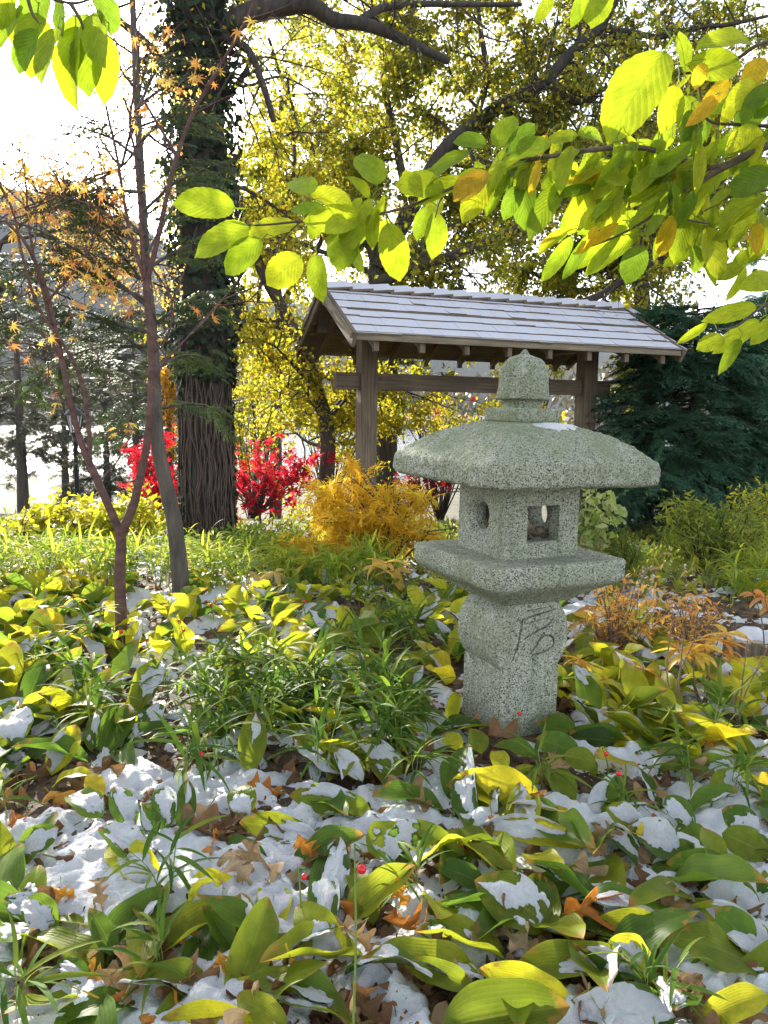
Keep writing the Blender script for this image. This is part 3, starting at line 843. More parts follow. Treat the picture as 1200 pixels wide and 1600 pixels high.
# ---- canopy trees behind the stand
def canopy_tree(name, label, base, limbs, mat, kids, Lb, per, size, group=None, dens=.0, sag=.03, gap=.9, bark=M_BARK, nk=1.0, seed=0, only=None):
    t_ = thing(name, label, 'tree', base, 0, group); b = np.array(base); mb = MB(); tw = []
    for pts, r0, r1, nb in limbs:
        pth = limb(mb, pts, r0, r1, 9)
        for k in range(int(nb * nk)):
            i = rng.integers(max(1, len(pth) // 5), len(pth)); d = nrm(pth[i] - pth[i - 1])
            grow(mb, tw, pth[i], d * .5 + rdir(1)[0] * np.array([1, 1, .8]), Lb * rng.uniform(.6, 1.3), max(.012, r1 * .55), len(kids), kids, .5, .85, sag)
    mb.V = [v - b for v in mb.V]
    obj('trunk', mb.mesh('trunk', bark), t_)
    keep = lambda p: (fbm(p * gap, 3, 41 + seed) + .12 * fbm(p * 4, 2, 5) > dens) & (True if only is None else only(p))
    mb = MB(); v_, f_ = twig_leaves(tw, per, size, keep=keep, sig=.06); mb.add(v_ - b, f_)
    obj('crown', mb.mesh('crown', mat), t_)
    return t_


def PL(lst, Y): return px_path(lst, Y)


ba = to_ground(P(600, 760, 11.5))
canopy_tree('autumn_tree', 'wide spreading tree with dark forking limbs and thinning olive-yellow leaves over the shingled roof', ba, [
    (np.vstack([[ba], PL([(604, 620), (600, 520), (590, 430), (597, 380)], 11.5)]), .19, .13, 4),
    (PL([(592, 420), (640, 330, .1), (690, 240, .1), (740, 195, .1), (800, 155, .1), (850, 130, .1), (890, 85, .1), (935, 45, .1), (965, -10, .2), (1000, -90, .3)], 11.4), .125, .055, 30),
    (PL([(590, 440), (625, 430, -.3), (665, 412, -.5), (720, 395, -.8), (780, 368, -1.0), (830, 345, -1.2), (880, 310, -1.2)], 11.3), .085, .03, 16),
    (PL([(628, 430, -.2), (660, 395, .2), (690, 365, .3), (725, 340, .4), (760, 300, .4)], 11.2), .06, .025, 10),
    (PL([(860, 125), (900, 160, -.2), (950, 137, -.4), (1010, 145, -.6), (1060, 110, -.8)], 11.4), .05, .02, 10),
    (PL([(935, 45), (985, 50, -.2), (1030, 58, -.4), (1080, 45, -.5), (1140, 38, -.6), (1200, 25, -.6)], 11.5), .045, .02, 12),
    (PL([(740, 195), (760, 120, .6), (750, 40, .9), (740, -60, 1.2)], 11.5), .06, .03, 14),
    (PL([(640, 330), (620, 230, .6), (600, 130, 1.0), (590, 30, 1.3), (560, -60, 1.5)], 11.5), .07, .03, 18),
    (PL([(597, 390), (540, 320, .5), (490, 240, .9), (450, 150, 1.1), (420, 60, 1.2)], 11.6), .06, .025, 18),
    (PL([(590, 430), (520, 400, .6), (450, 370, 1.0), (400, 330, 1.2)], 11.7), .05, .02, 10),
    (PL([(820, 150), (880, 230, .8), (960, 260, 1.2), (1040, 270, 1.5), (1120, 280, 1.7)], 11.7), .05, .02, 14),
    (PL([(850, 490, -1), (930, 465, -1.1), (975, 437, -1.2), (1030, 400, -1.2), (1080, 330, -1.3), (1130, 280, -1.3)], 11.2), .055, .03, 12),
], M_CAN, (6, 5), 1.15, 26, .08, dens=-.13, gap=.8, only=lambda p: (p[:, 1] > 11.35) | (rng.random(len(p)) < .22))

bb = to_ground(P(505, 760, 9.6))
canopy_tree('leaning_tree', 'leaning dark trunk with bright gold-green leaves beside the timber stand', bb, [
    (np.vstack([[bb], PL([(512, 690), (498, 620), (475, 550), (440, 480), (412, 430), (385, 360), (365, 290)], 9.6)]), .105, .05, 15),
    (PL([(455, 505), (430, 500, .1), (400, 502, .2), (370, 515, .3)], 9.6), .04, .015, 5),
    (PL([(412, 430), (440, 350, .3), (460, 260, .4), (455, 180, .5)], 9.6), .045, .015, 12),
    (PL([(508, 660), (540, 620, .4), (580, 600, .6), (640, 610, .8)], 9.6), .035, .012, 12),
    (PL([(505, 650), (470, 640, .5), (440, 610, .9)], 9.6), .035, .012, 6),
    (PL([(512, 700), (480, 690, .3), (455, 670, .5)], 9.6), .03, .01, 5),
], M_GOLD, (5, 5), .8, 15, .066, dens=-.12, gap=1.3, seed=3)

bc = to_ground(P(1010, 760, 15))
canopy_tree('autumn_tree', 'tall yellow-leaved tree rising behind the dark evergreen', bc, [
    (np.vstack([[bc], PL([(1010, 600), (1000, 420), (990, 250), (985, 60)], 15)]), .2, .08, 22),
    (PL([(1000, 400), (1060, 320, .3), (1110, 220, .4), (1150, 120, .5)], 15), .1, .03, 16),
    (PL([(1000, 430), (930, 350, .3), (880, 270, .4), (850, 190, .5)], 15), .1, .03, 18),
    (PL([(1000, 420), (940, 450, .3), (880, 450, .4), (820, 420, .5)], 15), .07, .03, 12),
], M_CAN, (6, 5), 1.3, 22, .10, dens=-.12, gap=.55, seed=6)
bd = to_ground(P(430, 700, 26))
canopy_tree('autumn_tree', 'slender yellow tree beyond the ivy-clad trunk near the lake', bd, [
    (np.vstack([[bd], PL([(432, 620), (436, 500), (430, 350), (440, 150)], 26)]), .22, .08, 30),
    (PL([(436, 480), (500, 380, .3), (540, 270, .4), (560, 130, .5)], 26), .11, .05, 20),
], M_GOLD, (6, 5), 2.0, 20, .155, dens=-.13, gap=.5, seed=8)


be = to_ground(P(-60, 860, 5.4))
canopy_tree('autumn_tree', 'sparse fine-leaved tree with pinkish orange foliage below the glare of the sun', be, [
    (np.vstack([[be], PL([(-60, 700), (-40, 500), (0, 380)], 5.4)]), .035, .02, 2),
    (PL([(0, 380), (60, 330, .1), (130, 290, .15), (190, 260, .2), (240, 200, .25)], 5.4), .014, .006, 14),
    (PL([(0, 380), (90, 360, -.1), (160, 340, -.1), (230, 340, -.1)], 5.4), .012, .005, 12),
    (PL([(190, 260), (210, 180), (225, 110), (235, 40)], 5.6), .01, .004, 10),
    (PL([(-10, 420), (60, 420, .2), (120, 400, .3), (190, 420, .35)], 5.4), .01, .004, 10),
], leaf_mat('pink_orange_leaf', [(.6, .32, .14), (.62, .42, .12), (.55, .24, .14), (.4, .36, .10), (.3, .3, .09)], .6), (5, 5), .38, 8, .03, dens=-.02, gap=2.4, seed=12)


# ---- rounded shrubs and small trees
def shrub(name, label, cat, px, py, Y, rad, nst, per, size, mat, tp=SMALL, group=None, base=None, bark=M_TWIG, r=.008, flat=1.0, sig=.05, droop=.3, up=.6, gap=-.3, gs=3.0, stem_name='stems', crown='foliage', sub=2, trunk=0):
    c = P(px, py, Y); b = to_ground(c if base is None else P(*base)); rad = np.array(rad, float)
    t_ = thing(name, label, cat, b, 0, group); mb = MB(); tw = []
    root = b.copy()
    if trunk:
        root = b + np.array([0, 0, trunk]); mb.add(*tube(crom([b, (b + root) / 2 + rng.normal(size=3) * .02, root], 4), [r * 2.2, r * 1.7], 7))
    for k in range(nst):
        e = rdir(1)[0] * rng.uniform(.35, 1) ** .6 * rad; e[2] = abs(e[2]) * .9 - .25 * rad[2] if flat == 1 else e[2]
        q = c + e; m_ = root * .45 + q * .55 + rng.normal(size=3) * rad * .12; m_[2] = root[2] + (q[2] - root[2]) * rng.uniform(.55, .8)
        pth = crom([root + rng.normal(size=3) * .02 * np.array([1, 1, 0]), m_, q], 5); mb.add(*tube(pth, [r, r * .35], 4)); 
        tw.append(pth[-6:])
        for j in range(sub):
            p2 = branch_path(pth[rng.integers(4, len(pth))], (q - m_) * .4 + rdir(1)[0] * rad * .8, rng.uniform(.25, .5) * rad.mean(), 5, .15)
            mb.add(*tube(p2, [r * .45, r * .2], 3)); tw.append(p2)
    mb.V = [v - b for v in mb.V]; obj(stem_name, mb.mesh(stem_name, bark), t_)
    kp = lambda p: fbm(p * gs, 3, 51 + nst) > gap
    mb = MB(); v_, f_ = twig_leaves(tw, per, size, tp, sig, up, droop, kp); mb.add(v_ - b, f_)
    obj(crown, mb.mesh(crown, mat), t_)
    return t_


M_RED = leaf_mat('red_maple_leaf', [(.2, .006, .015), (.5, .012, .035), (.74, .035, .07), (.34, .01, .03), (.66, .02, .04), (.6, .03, .09)], .55, .5)
M_ORANGE = leaf_mat('lace_maple_leaf', [(.66, .43, .04), (.72, .5, .05), (.76, .56, .06), (.66, .37, .035)], .62, .5)
M_YG = leaf_mat('yellow_green_leaf', [(.3, .32, .02), (.44, .42, .025), (.55, .48, .03), (.24, .27, .03)], .55, .5)
M_PALE = leaf_mat('pale_leaf', [(.22, .3, .07), (.32, .38, .12), (.42, .45, .2), (.18, .26, .05)], .45, .45)
M_GRN = leaf_mat('green_leaf', [(.06, .12, .025), (.10, .17, .03), (.15, .22, .035), (.22, .26, .045)], .5, .5)
shrub('red_maple', 'small scarlet maple partly hidden by the ivy-clad trunk', 'tree', 405, 735, 9.2, (.9, .5, .42), 40, 14, .07, M_RED, STAR5, sig=.05, bark=M_BARK, flat=0, trunk=.25, stem_name='trunk', crown='crown', gap=-.03, gs=4)
shrub('red_maple', 'small scarlet maple behind the forked maroon stems', 'tree', 252, 735, 9.0, (.42, .4, .42), 22, 15, .07, M_RED, STAR5, sig=.05, bark=M_BARK, flat=0, trunk=.25, stem_name='trunk', crown='crown', gap=-.12)
shrub('red_maple', 'dark red maple foliage under the timber stand', 'tree', 660, 748, 10.3, (.45, .4, .25), 14, 9, .07, leaf_mat('crimson_leaf', [(.16, .008, .012), (.3, .012, .02), (.4, .02, .03)], .5), STAR5, bark=M_BARK, flat=0, trunk=.2, stem_name='trunk', crown='crown', gap=-.05)
shrub('red_maple', 'sparse red sapling seen through the stand beside the post', 'tree', 700, 640, 13, (.6, .4, .28), 8, 6, .09, M_RED, STAR5, bark=M_BARK, flat=0, trunk=.6, stem_name='trunk', crown='crown', gap=0)
shrub('laceleaf_maple', 'mounded laceleaf maple with golden-orange threadlike foliage', 'shrub', 592, 792, 5.6, (.72, .45, .34), 46, 8, .10, M_ORANGE, LACE, base=(606, 872, 5.6), bark=M_BARK, r=.009, sig=.04, flat=0, droop=.5, up=.9, gap=-.06, gs=5, sub=3)
shrub('laceleaf_maple', 'low golden laceleaf shoots spilling over the bamboo grass', 'shrub', 475, 865, 5.2, (.22, .2, .09), 18, 18, .075, M_ORANGE, LACE, base=(520, 890, 5.2), bark=M_BARK, r=.006, flat=0, droop=.5, up=.9)
shrub('yellow_shrub', 'layered yellow-green shrub spreading in front of the lamp post', 'shrub', 105, 812, 7.2, (.85, .5, .17), 46, 22, .075, M_YG, SMALL, base=(60, 880, 7.2), bark=M_BARK, flat=0, up=1.6, sig=.05, gap=-.12)
shrub('yellow_shrub', 'small yellow-green shrub under the forked maroon stems', 'shrub', 205, 800, 7.0, (.35, .35, .17), 20, 18, .07, M_YG, SMALL, bark=M_BARK, flat=0, up=1.6, gap=-.12)
shrub('pale_shrub', 'pale green shrub with loose pointed leaves beside the fire box', 'shrub', 925, 800, 4.6, (.2, .2, .24), 16, 9, .062, M_PALE, SMALL, bark=M_TWIG, r=.004, flat=0, sig=.03, droop=.6, gap=-.25)
shrub('feathery_shrub', 'feathery yellow-green shrub below the dark evergreen', 'shrub', 1110, 818, 5.4, (.48, .4, .22), 46, 22, .058, leaf_mat('feathery_leaf', [(.14, .2, .03), (.22, .27, .04), (.3, .32, .05), (.1, .15, .03)], .5), NARROW, bark=M_BARK, r=.006, flat=0, up=.9, sig=.04, droop=.5, gap=-.15)
shrub('feathery_shrub', 'yellow-tinged shrub at the edge of the evergreen shade', 'shrub', 1195, 810, 6.2, (.35, .35, .28), 26, 20, .06, M_YG, NARROW, bark=M_BARK, r=.006, flat=0, up=.9, sig=.04, droop=.5, gap=-.15)
shrub('low_shrub', 'low dense green shrub beside the lantern platform', 'shrub', 965, 858, 4.7, (.17, .2, .10), 34, 24, .035, leaf_mat('olive_leaf', [(.07, .12, .02), (.13, .18, .03), (.2, .22, .03)], .45), SLIM, bark=M_BARK, r=.004, flat=0, sig=.03, gap=-.4)
shrub('green_shrub', 'dark green ground shrub at the foot of the ivy-clad trunk', 'shrub', 385, 850, 6.2, (.5, .3, .11), 34, 20, .05, M_GRN, SMALL, bark=M_BARK, r=.005, flat=0, sig=.04, gap=-.2)
shrub('green_shrub', 'shadowed green shrub beneath the yellow layered shrub', 'shrub', 120, 868, 6.6, (.75, .3, .12), 40, 20, .055, M_GRN, SMALL, bark=M_BARK, r=.005, flat=0, sig=.04, gap=-.2)
for k, (px, py, Y, rd, ns, lab) in enumerate([
        (520, 640, 14.5, (.95, .7, .75), 38, 'gold-leaved sapling between the leaning trunk and the timber post'),
        (690, 660, 12.5, (.9, .6, .5), 34, 'yellow-green sapling under the rail of the timber stand'),
        (830, 600, 14, (.9, .7, .6), 30, 'thin yellow sapling behind the stone finial'),
        (395, 630, 16, (.95, .7, .85), 44, 'golden sapling beside the ivy-clad trunk above the scarlet maple'),
        (262, 600, 17, (.3, .4, .6), 16, 'orange-gold sapling glimpsed between the two slender trunks'),
        (760, 690, 11, (.8, .5, .35), 30, 'low gold-green thicket behind the stone roof')]):
    shrub('autumn_sapling', lab, 'tree', px, py, Y, rd, ns, 17, .0075 * Y, M_GOLD if k != 4 else leaf_mat('orange_gold_leaf', [(.4, .24, .02), (.5, .3, .02), (.45, .16, .02)], .5), SMALL, bark=M_BARK, r=.014, flat=0, sig=.07, gap=-.06, gs=2, stem_name='trunk', crown='crown')


# ---- conifers
def spray(n=18, seed=0):
    "uneven fan of needled side twigs along +Y"
    rs = np.random.default_rng(seed); V, F = [], []; k = 0; bend = rs.normal() * .25
    for i in range(n):
        t_ = (i + rs.uniform(.1, .9)) / n; s_ = 1 if i % 2 else -1; ln = (.40 * (1 - t_) ** .6 + .08) * rs.uniform(.35, 1.15); a = .8 + rs.normal() * .18
        if rs.random() < .12: continue
        c0 = np.array([bend * t_ * t_, t_]); dr = rs.uniform(.1, .45)
        m = max(2, int(ln * 16))
        for j in range(m):
            q = (j + .3) / m; p_ = c0 + np.array([s_ * math.sin(a), math.cos(a)]) * ln * q
            for s2 in (-1, 1):
                a2 = a * s_ + s2 * rs.uniform(.5, 1.1); d = np.array([math.sin(a2), math.cos(a2)]); nn = np.array([-d[1], d[0]]) * .017; e = p_ + d * rs.uniform(.07, .13)
                z = -.22 * t_ * t_ - dr * ln * q + rs.normal() * .012
                V += [[*(p_ - nn), z], [*(p_ + nn), z + .01], [*e, z - .03]]; F.append([k, k + 1, k + 2]); k += 3
    return np.array(V), np.array(F)


SPRAYS = [spray(18, k) for k in range(5)]


def sprays(mb, P_, A_, N_, Sc):
    P_, A_, N_, Sc = map(np.array, (P_, A_, N_, Sc)); w = rng.integers(0, 5, len(P_))
    for k in range(5):
        if (w == k).any(): mb.add(*scatter(SPRAYS[k], P_[w == k], A_[w == k], N_[w == k], Sc[w == k]))


def conifer(name, label, px, Y, ztop, wid, nb, mat, group=None, zlow=.3, spr=.42, bark=M_BARK, topw=.08, per=3):
    b = to_ground(P(px, 700, Y)); t_ = thing(name, label, 'tree', b, 0, group)
    H = ztop - b[2]; mb = MB(); mb.add(*tube(crom([[0, 0, 0], [.02, 0, H * .5], [0, 0, H]], 6), [H * .022 + .02, .01], 8))
    P_, A_, N_, Sc = [], [], [], []
    for k in range(nb):
        f = rng.uniform(0, 1) ** 1.1; z = zlow + f * (H - zlow); ln = wid * (1 - f) ** .8 + topw; ln *= rng.uniform(.6, 1.15); a = rng.uniform(0, 2 * math.pi)
        d = np.array([math.cos(a), math.sin(a), .12 - .25 * (1 - f)]); pth = branch_path([0, 0, z], d, ln, 5, .08, .05); mb.add(*tube(pth, [.012, .004], 4))
        for j in range(per + int(ln * 3)):
            q = rng.uniform(.25, 1); i = min(int(q * 5), 4); pos = pth[i] + (pth[i + 1] - pth[i]) * (q * 5 - i)
            sd = nrm(d + .8 * rdir(1)[0] * np.array([1, 1, .35])); P_.append(pos); A_.append(sd - np.array([0, 0, .15])); N_.append(np.array([0, 0, 1.0]) + .5 * rdir(1)[0]); Sc.append(spr * rng.uniform(.6, 1.2))
    obj('trunk', mb.mesh('trunk', bark), t_)
    mb = MB(); sprays(mb, P_, A_, N_, Sc)
    obj('crown', mb.mesh('crown', mat), t_); return t_


M_FIR = leaf_mat('fir_needle', [(.028, .075, .05), (.042, .105, .066), (.06, .135, .078), (.09, .17, .085)], .3, .6)
M_HEM = leaf_mat('hemlock_needle', [(.03, .055, .025), (.05, .08, .03), (.075, .10, .035), (.04, .065, .035)], .35, .5)
M_PINE = leaf_mat('pine_needle', [(.03, .045, .025), (.055, .07, .035), (.08, .085, .045), (.10, .08, .05)], .3, .55)
conifer('evergreen', 'dense dark blue-green evergreen standing beyond the timber stand', 1075, 9.6, 2.45, 1.3, 260, M_FIR, zlow=.3, spr=.55, topw=.35, per=5)
conifer('evergreen', 'dark evergreen beside the densest evergreen, behind the feathery shrub', 1230, 10.5, 2.8, 1.1, 170, M_FIR, zlow=.35, spr=.55, topw=.35, per=5)
conifer('evergreen', 'tall bluish evergreen rising above the others behind the leafy branch', 1190, 17, 5.6, 1.8, 110, M_FIR, zlow=1.2, spr=.6, topw=.25)
for k, (px, Y, zt, wd, zl, lab) in enumerate([(32, 21, 5.0, 2.2, 2.6, 'grey-green pine with a stout bare trunk by the water'), (165, 25, 3.4, 1.7, 1.2, 'small feathery pine beside the lamp post'), (212, 23, 3.9, 1.8, 1.4, 'grey pine between the forked stems near the shore'),
                                    (100, 30, 4.0, 2.0, 1.6, 'hazy pine standing at the shore behind the lamp post'), (262, 28, 4.4, 1.8, 1.5, 'distant pine at the shore beside the ivy-clad trunk'), (-40, 26, 5, 2.4, 2.4, 'pale pine at the lake edge behind the stout pine')]):
    conifer('pine_tree', lab, px, Y, zt, wd, 85, M_PINE, zlow=zl, spr=.62, bark=M_BARKG, topw=.5, per=6)


# ---- slender tree with hemlock-like boughs behind the maple
h0 = G(283, 935); ht = thing('hemlock_tree', 'slender grey-barked hemlock with feathery drooping boughs in front of the ivy-clad trunk', 'tree', h0)
YH = h0[1]; mb = MB()
hp = limb(mb, np.vstack([[h0 - [0, 0, .06]], PL([(281, 900), (274, 830), (262, 770), (250, 715), (243, 650), (241, 590, .1), (236, 500, .2), (228, 420, .3), (222, 300, .4), (214, 150, .5), (205, -40, .6)], YH)]), .052, .018, 12, rgh=.10)
PP, AA, NN, SS = [], [], [], []
for (x0, y0, x1, y1, nsp) in [(240, 610, 100, 560, 14), (240, 620, 180, 660, 8), (238, 560, 60, 470, 20), (236, 540, 40, 600, 16), (235, 510, 330, 470, 12), (232, 470, 20, 410, 20), (232, 450, 130, 350, 14), (230, 420, 350, 380, 14),
                              (228, 400, 300, 300, 10), (226, 370, 110, 300, 14), (224, 330, 330, 260, 14), (222, 300, 60, 330, 16), (220, 250, 130, 200, 10), (218, 220, 300, 170, 12), (216, 170, 260, 90, 8), (243, 640, 345, 640, 7), (238, 580, 330, 560, 10), (236, 520, -20, 520, 18), (232, 480, -20, 330, 16)]:
    a_ = P(x0, y0, YH + .2); e = P(x1, y1, YH + rng.uniform(-.2, .9)); ln = np.linalg.norm(e - a_)
    pth = crom([a_, a_ * .5 + e * .5 + np.array([0, 0, .08 * ln]), e], 6); mb.add(*tube(pth, [.011, .003], 4))
    for k in range(int(nsp * 2.4)):
        i = rng.integers(2, len(pth)); d = nrm(pth[i] - pth[i - 1]); q = pth[i] + rng.normal(size=3) * np.array([.05, .05, .03])
        PP.append(q); AA.append(d + .7 * rdir(1)[0] * np.array([1, 1, .4]) - np.array([0, 0, .25])); NN.append(np.array([0, -.45, 1]) + .35 * rdir(1)[0]); SS.append(rng.uniform(.12, .27))
mb.V = [v - h0 for v in mb.V]; obj('trunk', mb.mesh('trunk', M_BARKG), ht)
mb = MB(); sprays(mb, np.array(PP) - h0, AA, NN, SS); obj('crown', mb.mesh('crown', M_HEM), ht)


# ---- young forked maple
m0 = G(191, 1002); YM = m0[1]
mt = thing('young_maple', 'young forked maple with maroon stems and scattered orange star leaves', 'tree', m0)
mb = MB(); ends = []
stems = [([(190, 1010), (189, 960), (187, 900), (189, 860), (188, 828)], .036, .032, 0), ([(188, 832), (165, 780), (150, 745), (128, 695), (108, 620), (96, 560), (85, 505), (68, 440), (40, 380, -.1), (8, 345, -.1)], .024, .008, 6),
         ([(190, 832), (208, 790), (220, 740), (230, 690), (236, 620), (237, 550), (232, 480), (229, 440)], .027, .019, 0), ([(229, 444), (205, 370), (195, 320), (182, 240), (165, 160), (160, 90)], .013, .005, 7),
         ([(228, 440), (222, 380), (218, 320), (211, 240), (203, 190), (215, 110), (218, 40)], .012, .005, 6), ([(230, 440), (245, 380), (260, 310), (275, 250), (300, 180), (340, 110), (385, 30), (405, -20)], .016, .007, 9),
         ([(278, 245), (250, 200), (220, 150), (190, 110), (180, 60)], .009, .004, 5), ([(140, 722), (138, 660), (125, 590), (100, 540), (60, 480, -.05), (35, 400, -.1), (20, 330, -.1), (-10, 270, -.15)], .013, .006, 8),
         ([(75, 470), (110, 430), (140, 390), (155, 350)], .008, .004, 6), ([(205, 375), (160, 330), (110, 310), (60, 300), (20, 280)], .007, .003, 7), ([(95, 555), (60, 430), (45, 350), (40, 280), (30, 230)], .008, .004, 5),
         ([(200, 340), (150, 290), (100, 250)], .006, .003, 5), ([(150, 760), (196, 700), (200, 640)], .006, .003, 2), ([(112, 640), (60, 580), (20, 540)], .006, .003, 4), ([(236, 600), (262, 560), (300, 520), (345, 470)], .008, .004, 5), ([(236, 560), (270, 500), (255, 420)], .006, .003, 3)]
MP = []
for pts, r0, r1, nb in stems:
    pth = limb(mb, PL(pts, YM), r0 * .82, r1 * .75, 8, rgh=.07); MP.append(pth)
    for k in range(nb):
        i = rng.integers(len(pth) // 3, len(pth)); d = nrm(pth[i] - pth[i - 1])
        p2 = branch_path(pth[i], d * .6 + .8 * rdir(1)[0] * np.array([1, .6, .8]), rng.uniform(.15, .42), 5, .12); mb.add(*tube(p2, [.004, .0015], 4)); ends.append(p2)
mb.V = [v - m0 for v in mb.V]; obj('trunk', mb.mesh('trunk', M_BARKR), mt)
starme = []
for k in range(5):
    V_, F_ = star(7, .3 + .06 * (k % 3), .15 + .12 * k, 4.3, .9 + .1 * (k % 2)); starme.append(MB().add(V_, F_).mesh('maple_leaf', M_MAPLE, False))
MCOL = [(.64, .40, .10), (.68, .46, .12), (.62, .32, .10), (.7, .52, .14), (.58, .24, .09), (.66, .46, .16)]


def add_leaf(me, parent, org, pos, ax, no, s, col, name='leaf'):
    return obj(name, me, parent, frame(np.array(pos) - org, ax, no, (s, s, s) if np.isscalar(s) else s), col)


clusters = [(20, 330, 14), (75, 340, 12), (50, 300, 10), (155, 420, 14), (110, 415, 14), (160, 445, 12), (130, 470, 5), (25, 370, 8), (150, 320, 8), (185, 310, 8), (105, 290, 10), (30, 390, 5), (110, 530, 3), (60, 570, 3), (95, 630, 4), (195, 675, 5), (320, 490, 4),
            (250, 115, 5), (300, 120, 3), (330, 130, 5), (345, 100, 3), (390, 40, 3), (200, 15, 4), (235, 60, 4), (200, 180, 6), (225, 185, 6), (240, 60, 3), (215, 435, 3), (75, 550, 3), (130, 500, 3), (175, 350, 8), (60, 270, 9), (130, 250, 10), (170, 260, 8), (35, 250, 7), (10, 520, 4), (255, 540, 2), (190, 470, 4), (20, 460, 4)]
n = 0
MB_ = []
for cx, cy, k in clusters:
    c = P(cx, cy, YM + rng.uniform(-.12, .12))
    for j in range(int(k * .9)):
        pos = c + rng.normal(size=3) * np.array([.05, .06, .03]); ax = rdir(1)[0] * np.array([1, .7, .6]) - np.array([0, 0, .6]); no = np.array([0, -.5, .7]) + .8 * rdir(1)[0]
        sz = rng.uniform(.030, .050); MB_.append(pos - nrm(ax) * sz * .42); add_leaf(starme[n % 5], mt, m0, pos, ax, no, sz, MCOL[rng.integers(6)]); n += 1


# ================================================================== LEAFY BRANCHES CLOSE TO THE CAMERA
cherry_me = []
for k in range(8):
    V_, F_, uv_ = leaf_grid(18, 6, prof_cherry, .52 + .05 * (k % 3), .10 + .07 * (k % 4), .25 + .16 * (k % 5), .05, .25 * ((k % 3) - 1), .16, k, .022)
    cherry_me.append(MB().add(V_, F_, 0, uv_).mesh('leaf', M_CHERRY, True, True))
CG = [(.18, .25, .014), (.24, .31, .016), (.30, .36, .018), (.13, .21, .016), (.38, .41, .02), (.20, .28, .015), (.26, .31, .015)]
CY = [(.5, .34, .02), (.56, .33, .02)]


BASES = {}


def leaf_stalks(bases, pts, r=.0008):
    "thin stalks from every leaf foot to the nearest point of the twigs"
    mb_ = MB(); pts = np.asarray(pts); pool = [pts]
    order = sorted(bases, key=lambda b_: np.linalg.norm(pts - b_, axis=1).min())
    for b_ in order:
        al = np.vstack(pool); q = al[np.linalg.norm(al - b_, axis=1).argmin()]; ln = np.linalg.norm(q - b_)
        pth = crom([q, (q + b_) / 2 + np.array([0, 0, .12 * ln]), b_], 4); mb_.add(*tube(pth, [r * (1 + 4 * ln), r], 4)); pool.append(pth[2:-1])
    return mb_


def hang_leaf(parent, org, px, py, ln, wd, ang, Y, col, tilt=.5):
    c = P(px, py, Y); a = math.radians(ang); d = CR * math.cos(a) + CU * math.sin(a)
    d = nrm(d + CF * (rng.normal() * .22)); m_ = ln / FPX * Y * 1.06
    no = nrm(-CF + tilt * rng.normal(size=3) + np.array([0, 0, .25])); k = rng.integers(8)
    BASES.setdefault(parent.name, []).append(c - d * m_ * .64)
    add_leaf(cherry_me[k], parent, org, c - d * m_ * .5, d, no, (m_ * wd / ln / .60, m_, m_), col)


cb = P(1230, 230, 1.42)
ct = thing('leafy_branch', 'drooping branch of broad toothed yellow-green leaves reaching past the shingled roof', 'branch', cb)
mb = MB()
twigsC = [([(1260, 205), (1190, 232), (1130, 262), (1090, 285), (1070, 302)], .0075, .005), ([(1190, 232), (1110, 262), (1010, 232), (930, 234), (850, 246), (790, 258), (720, 288), (640, 322), (560, 340), (470, 346), (400, 352), (360, 345)], .0055, .0017),
          ([(1260, 60, .03), (1190, 68), (1150, 92), (1085, 112), (1062, 116)], .004, .002), ([(1125, 264), (1060, 310), (1035, 325), (1000, 350), (950, 375), (890, 395)], .004, .0015), ([(1035, 325), (1070, 342), (1110, 350)], .003, .0015),
          ([(1260, 200), (1160, 195), (1110, 190), (1098, 165), (1090, 120)], .0035, .0015), ([(1260, 440), (1190, 480), (1150, 510), (1120, 515)], .003, .0015), ([(1250, 290), (1150, 305), (1100, 330)], .003, .0015), ([(470, 346), (440, 375), (430, 400)], .0018, .001), ([(600, 332), (612, 350), (615, 365)], .0018, .001), ([(720, 288), (690, 310), (680, 340)], .002, .001)]


TWP = []


def YC(px): return float(np.interp(px, [280, 600, 900, 1200], [1.62, 1.58, 1.5, 1.42]))


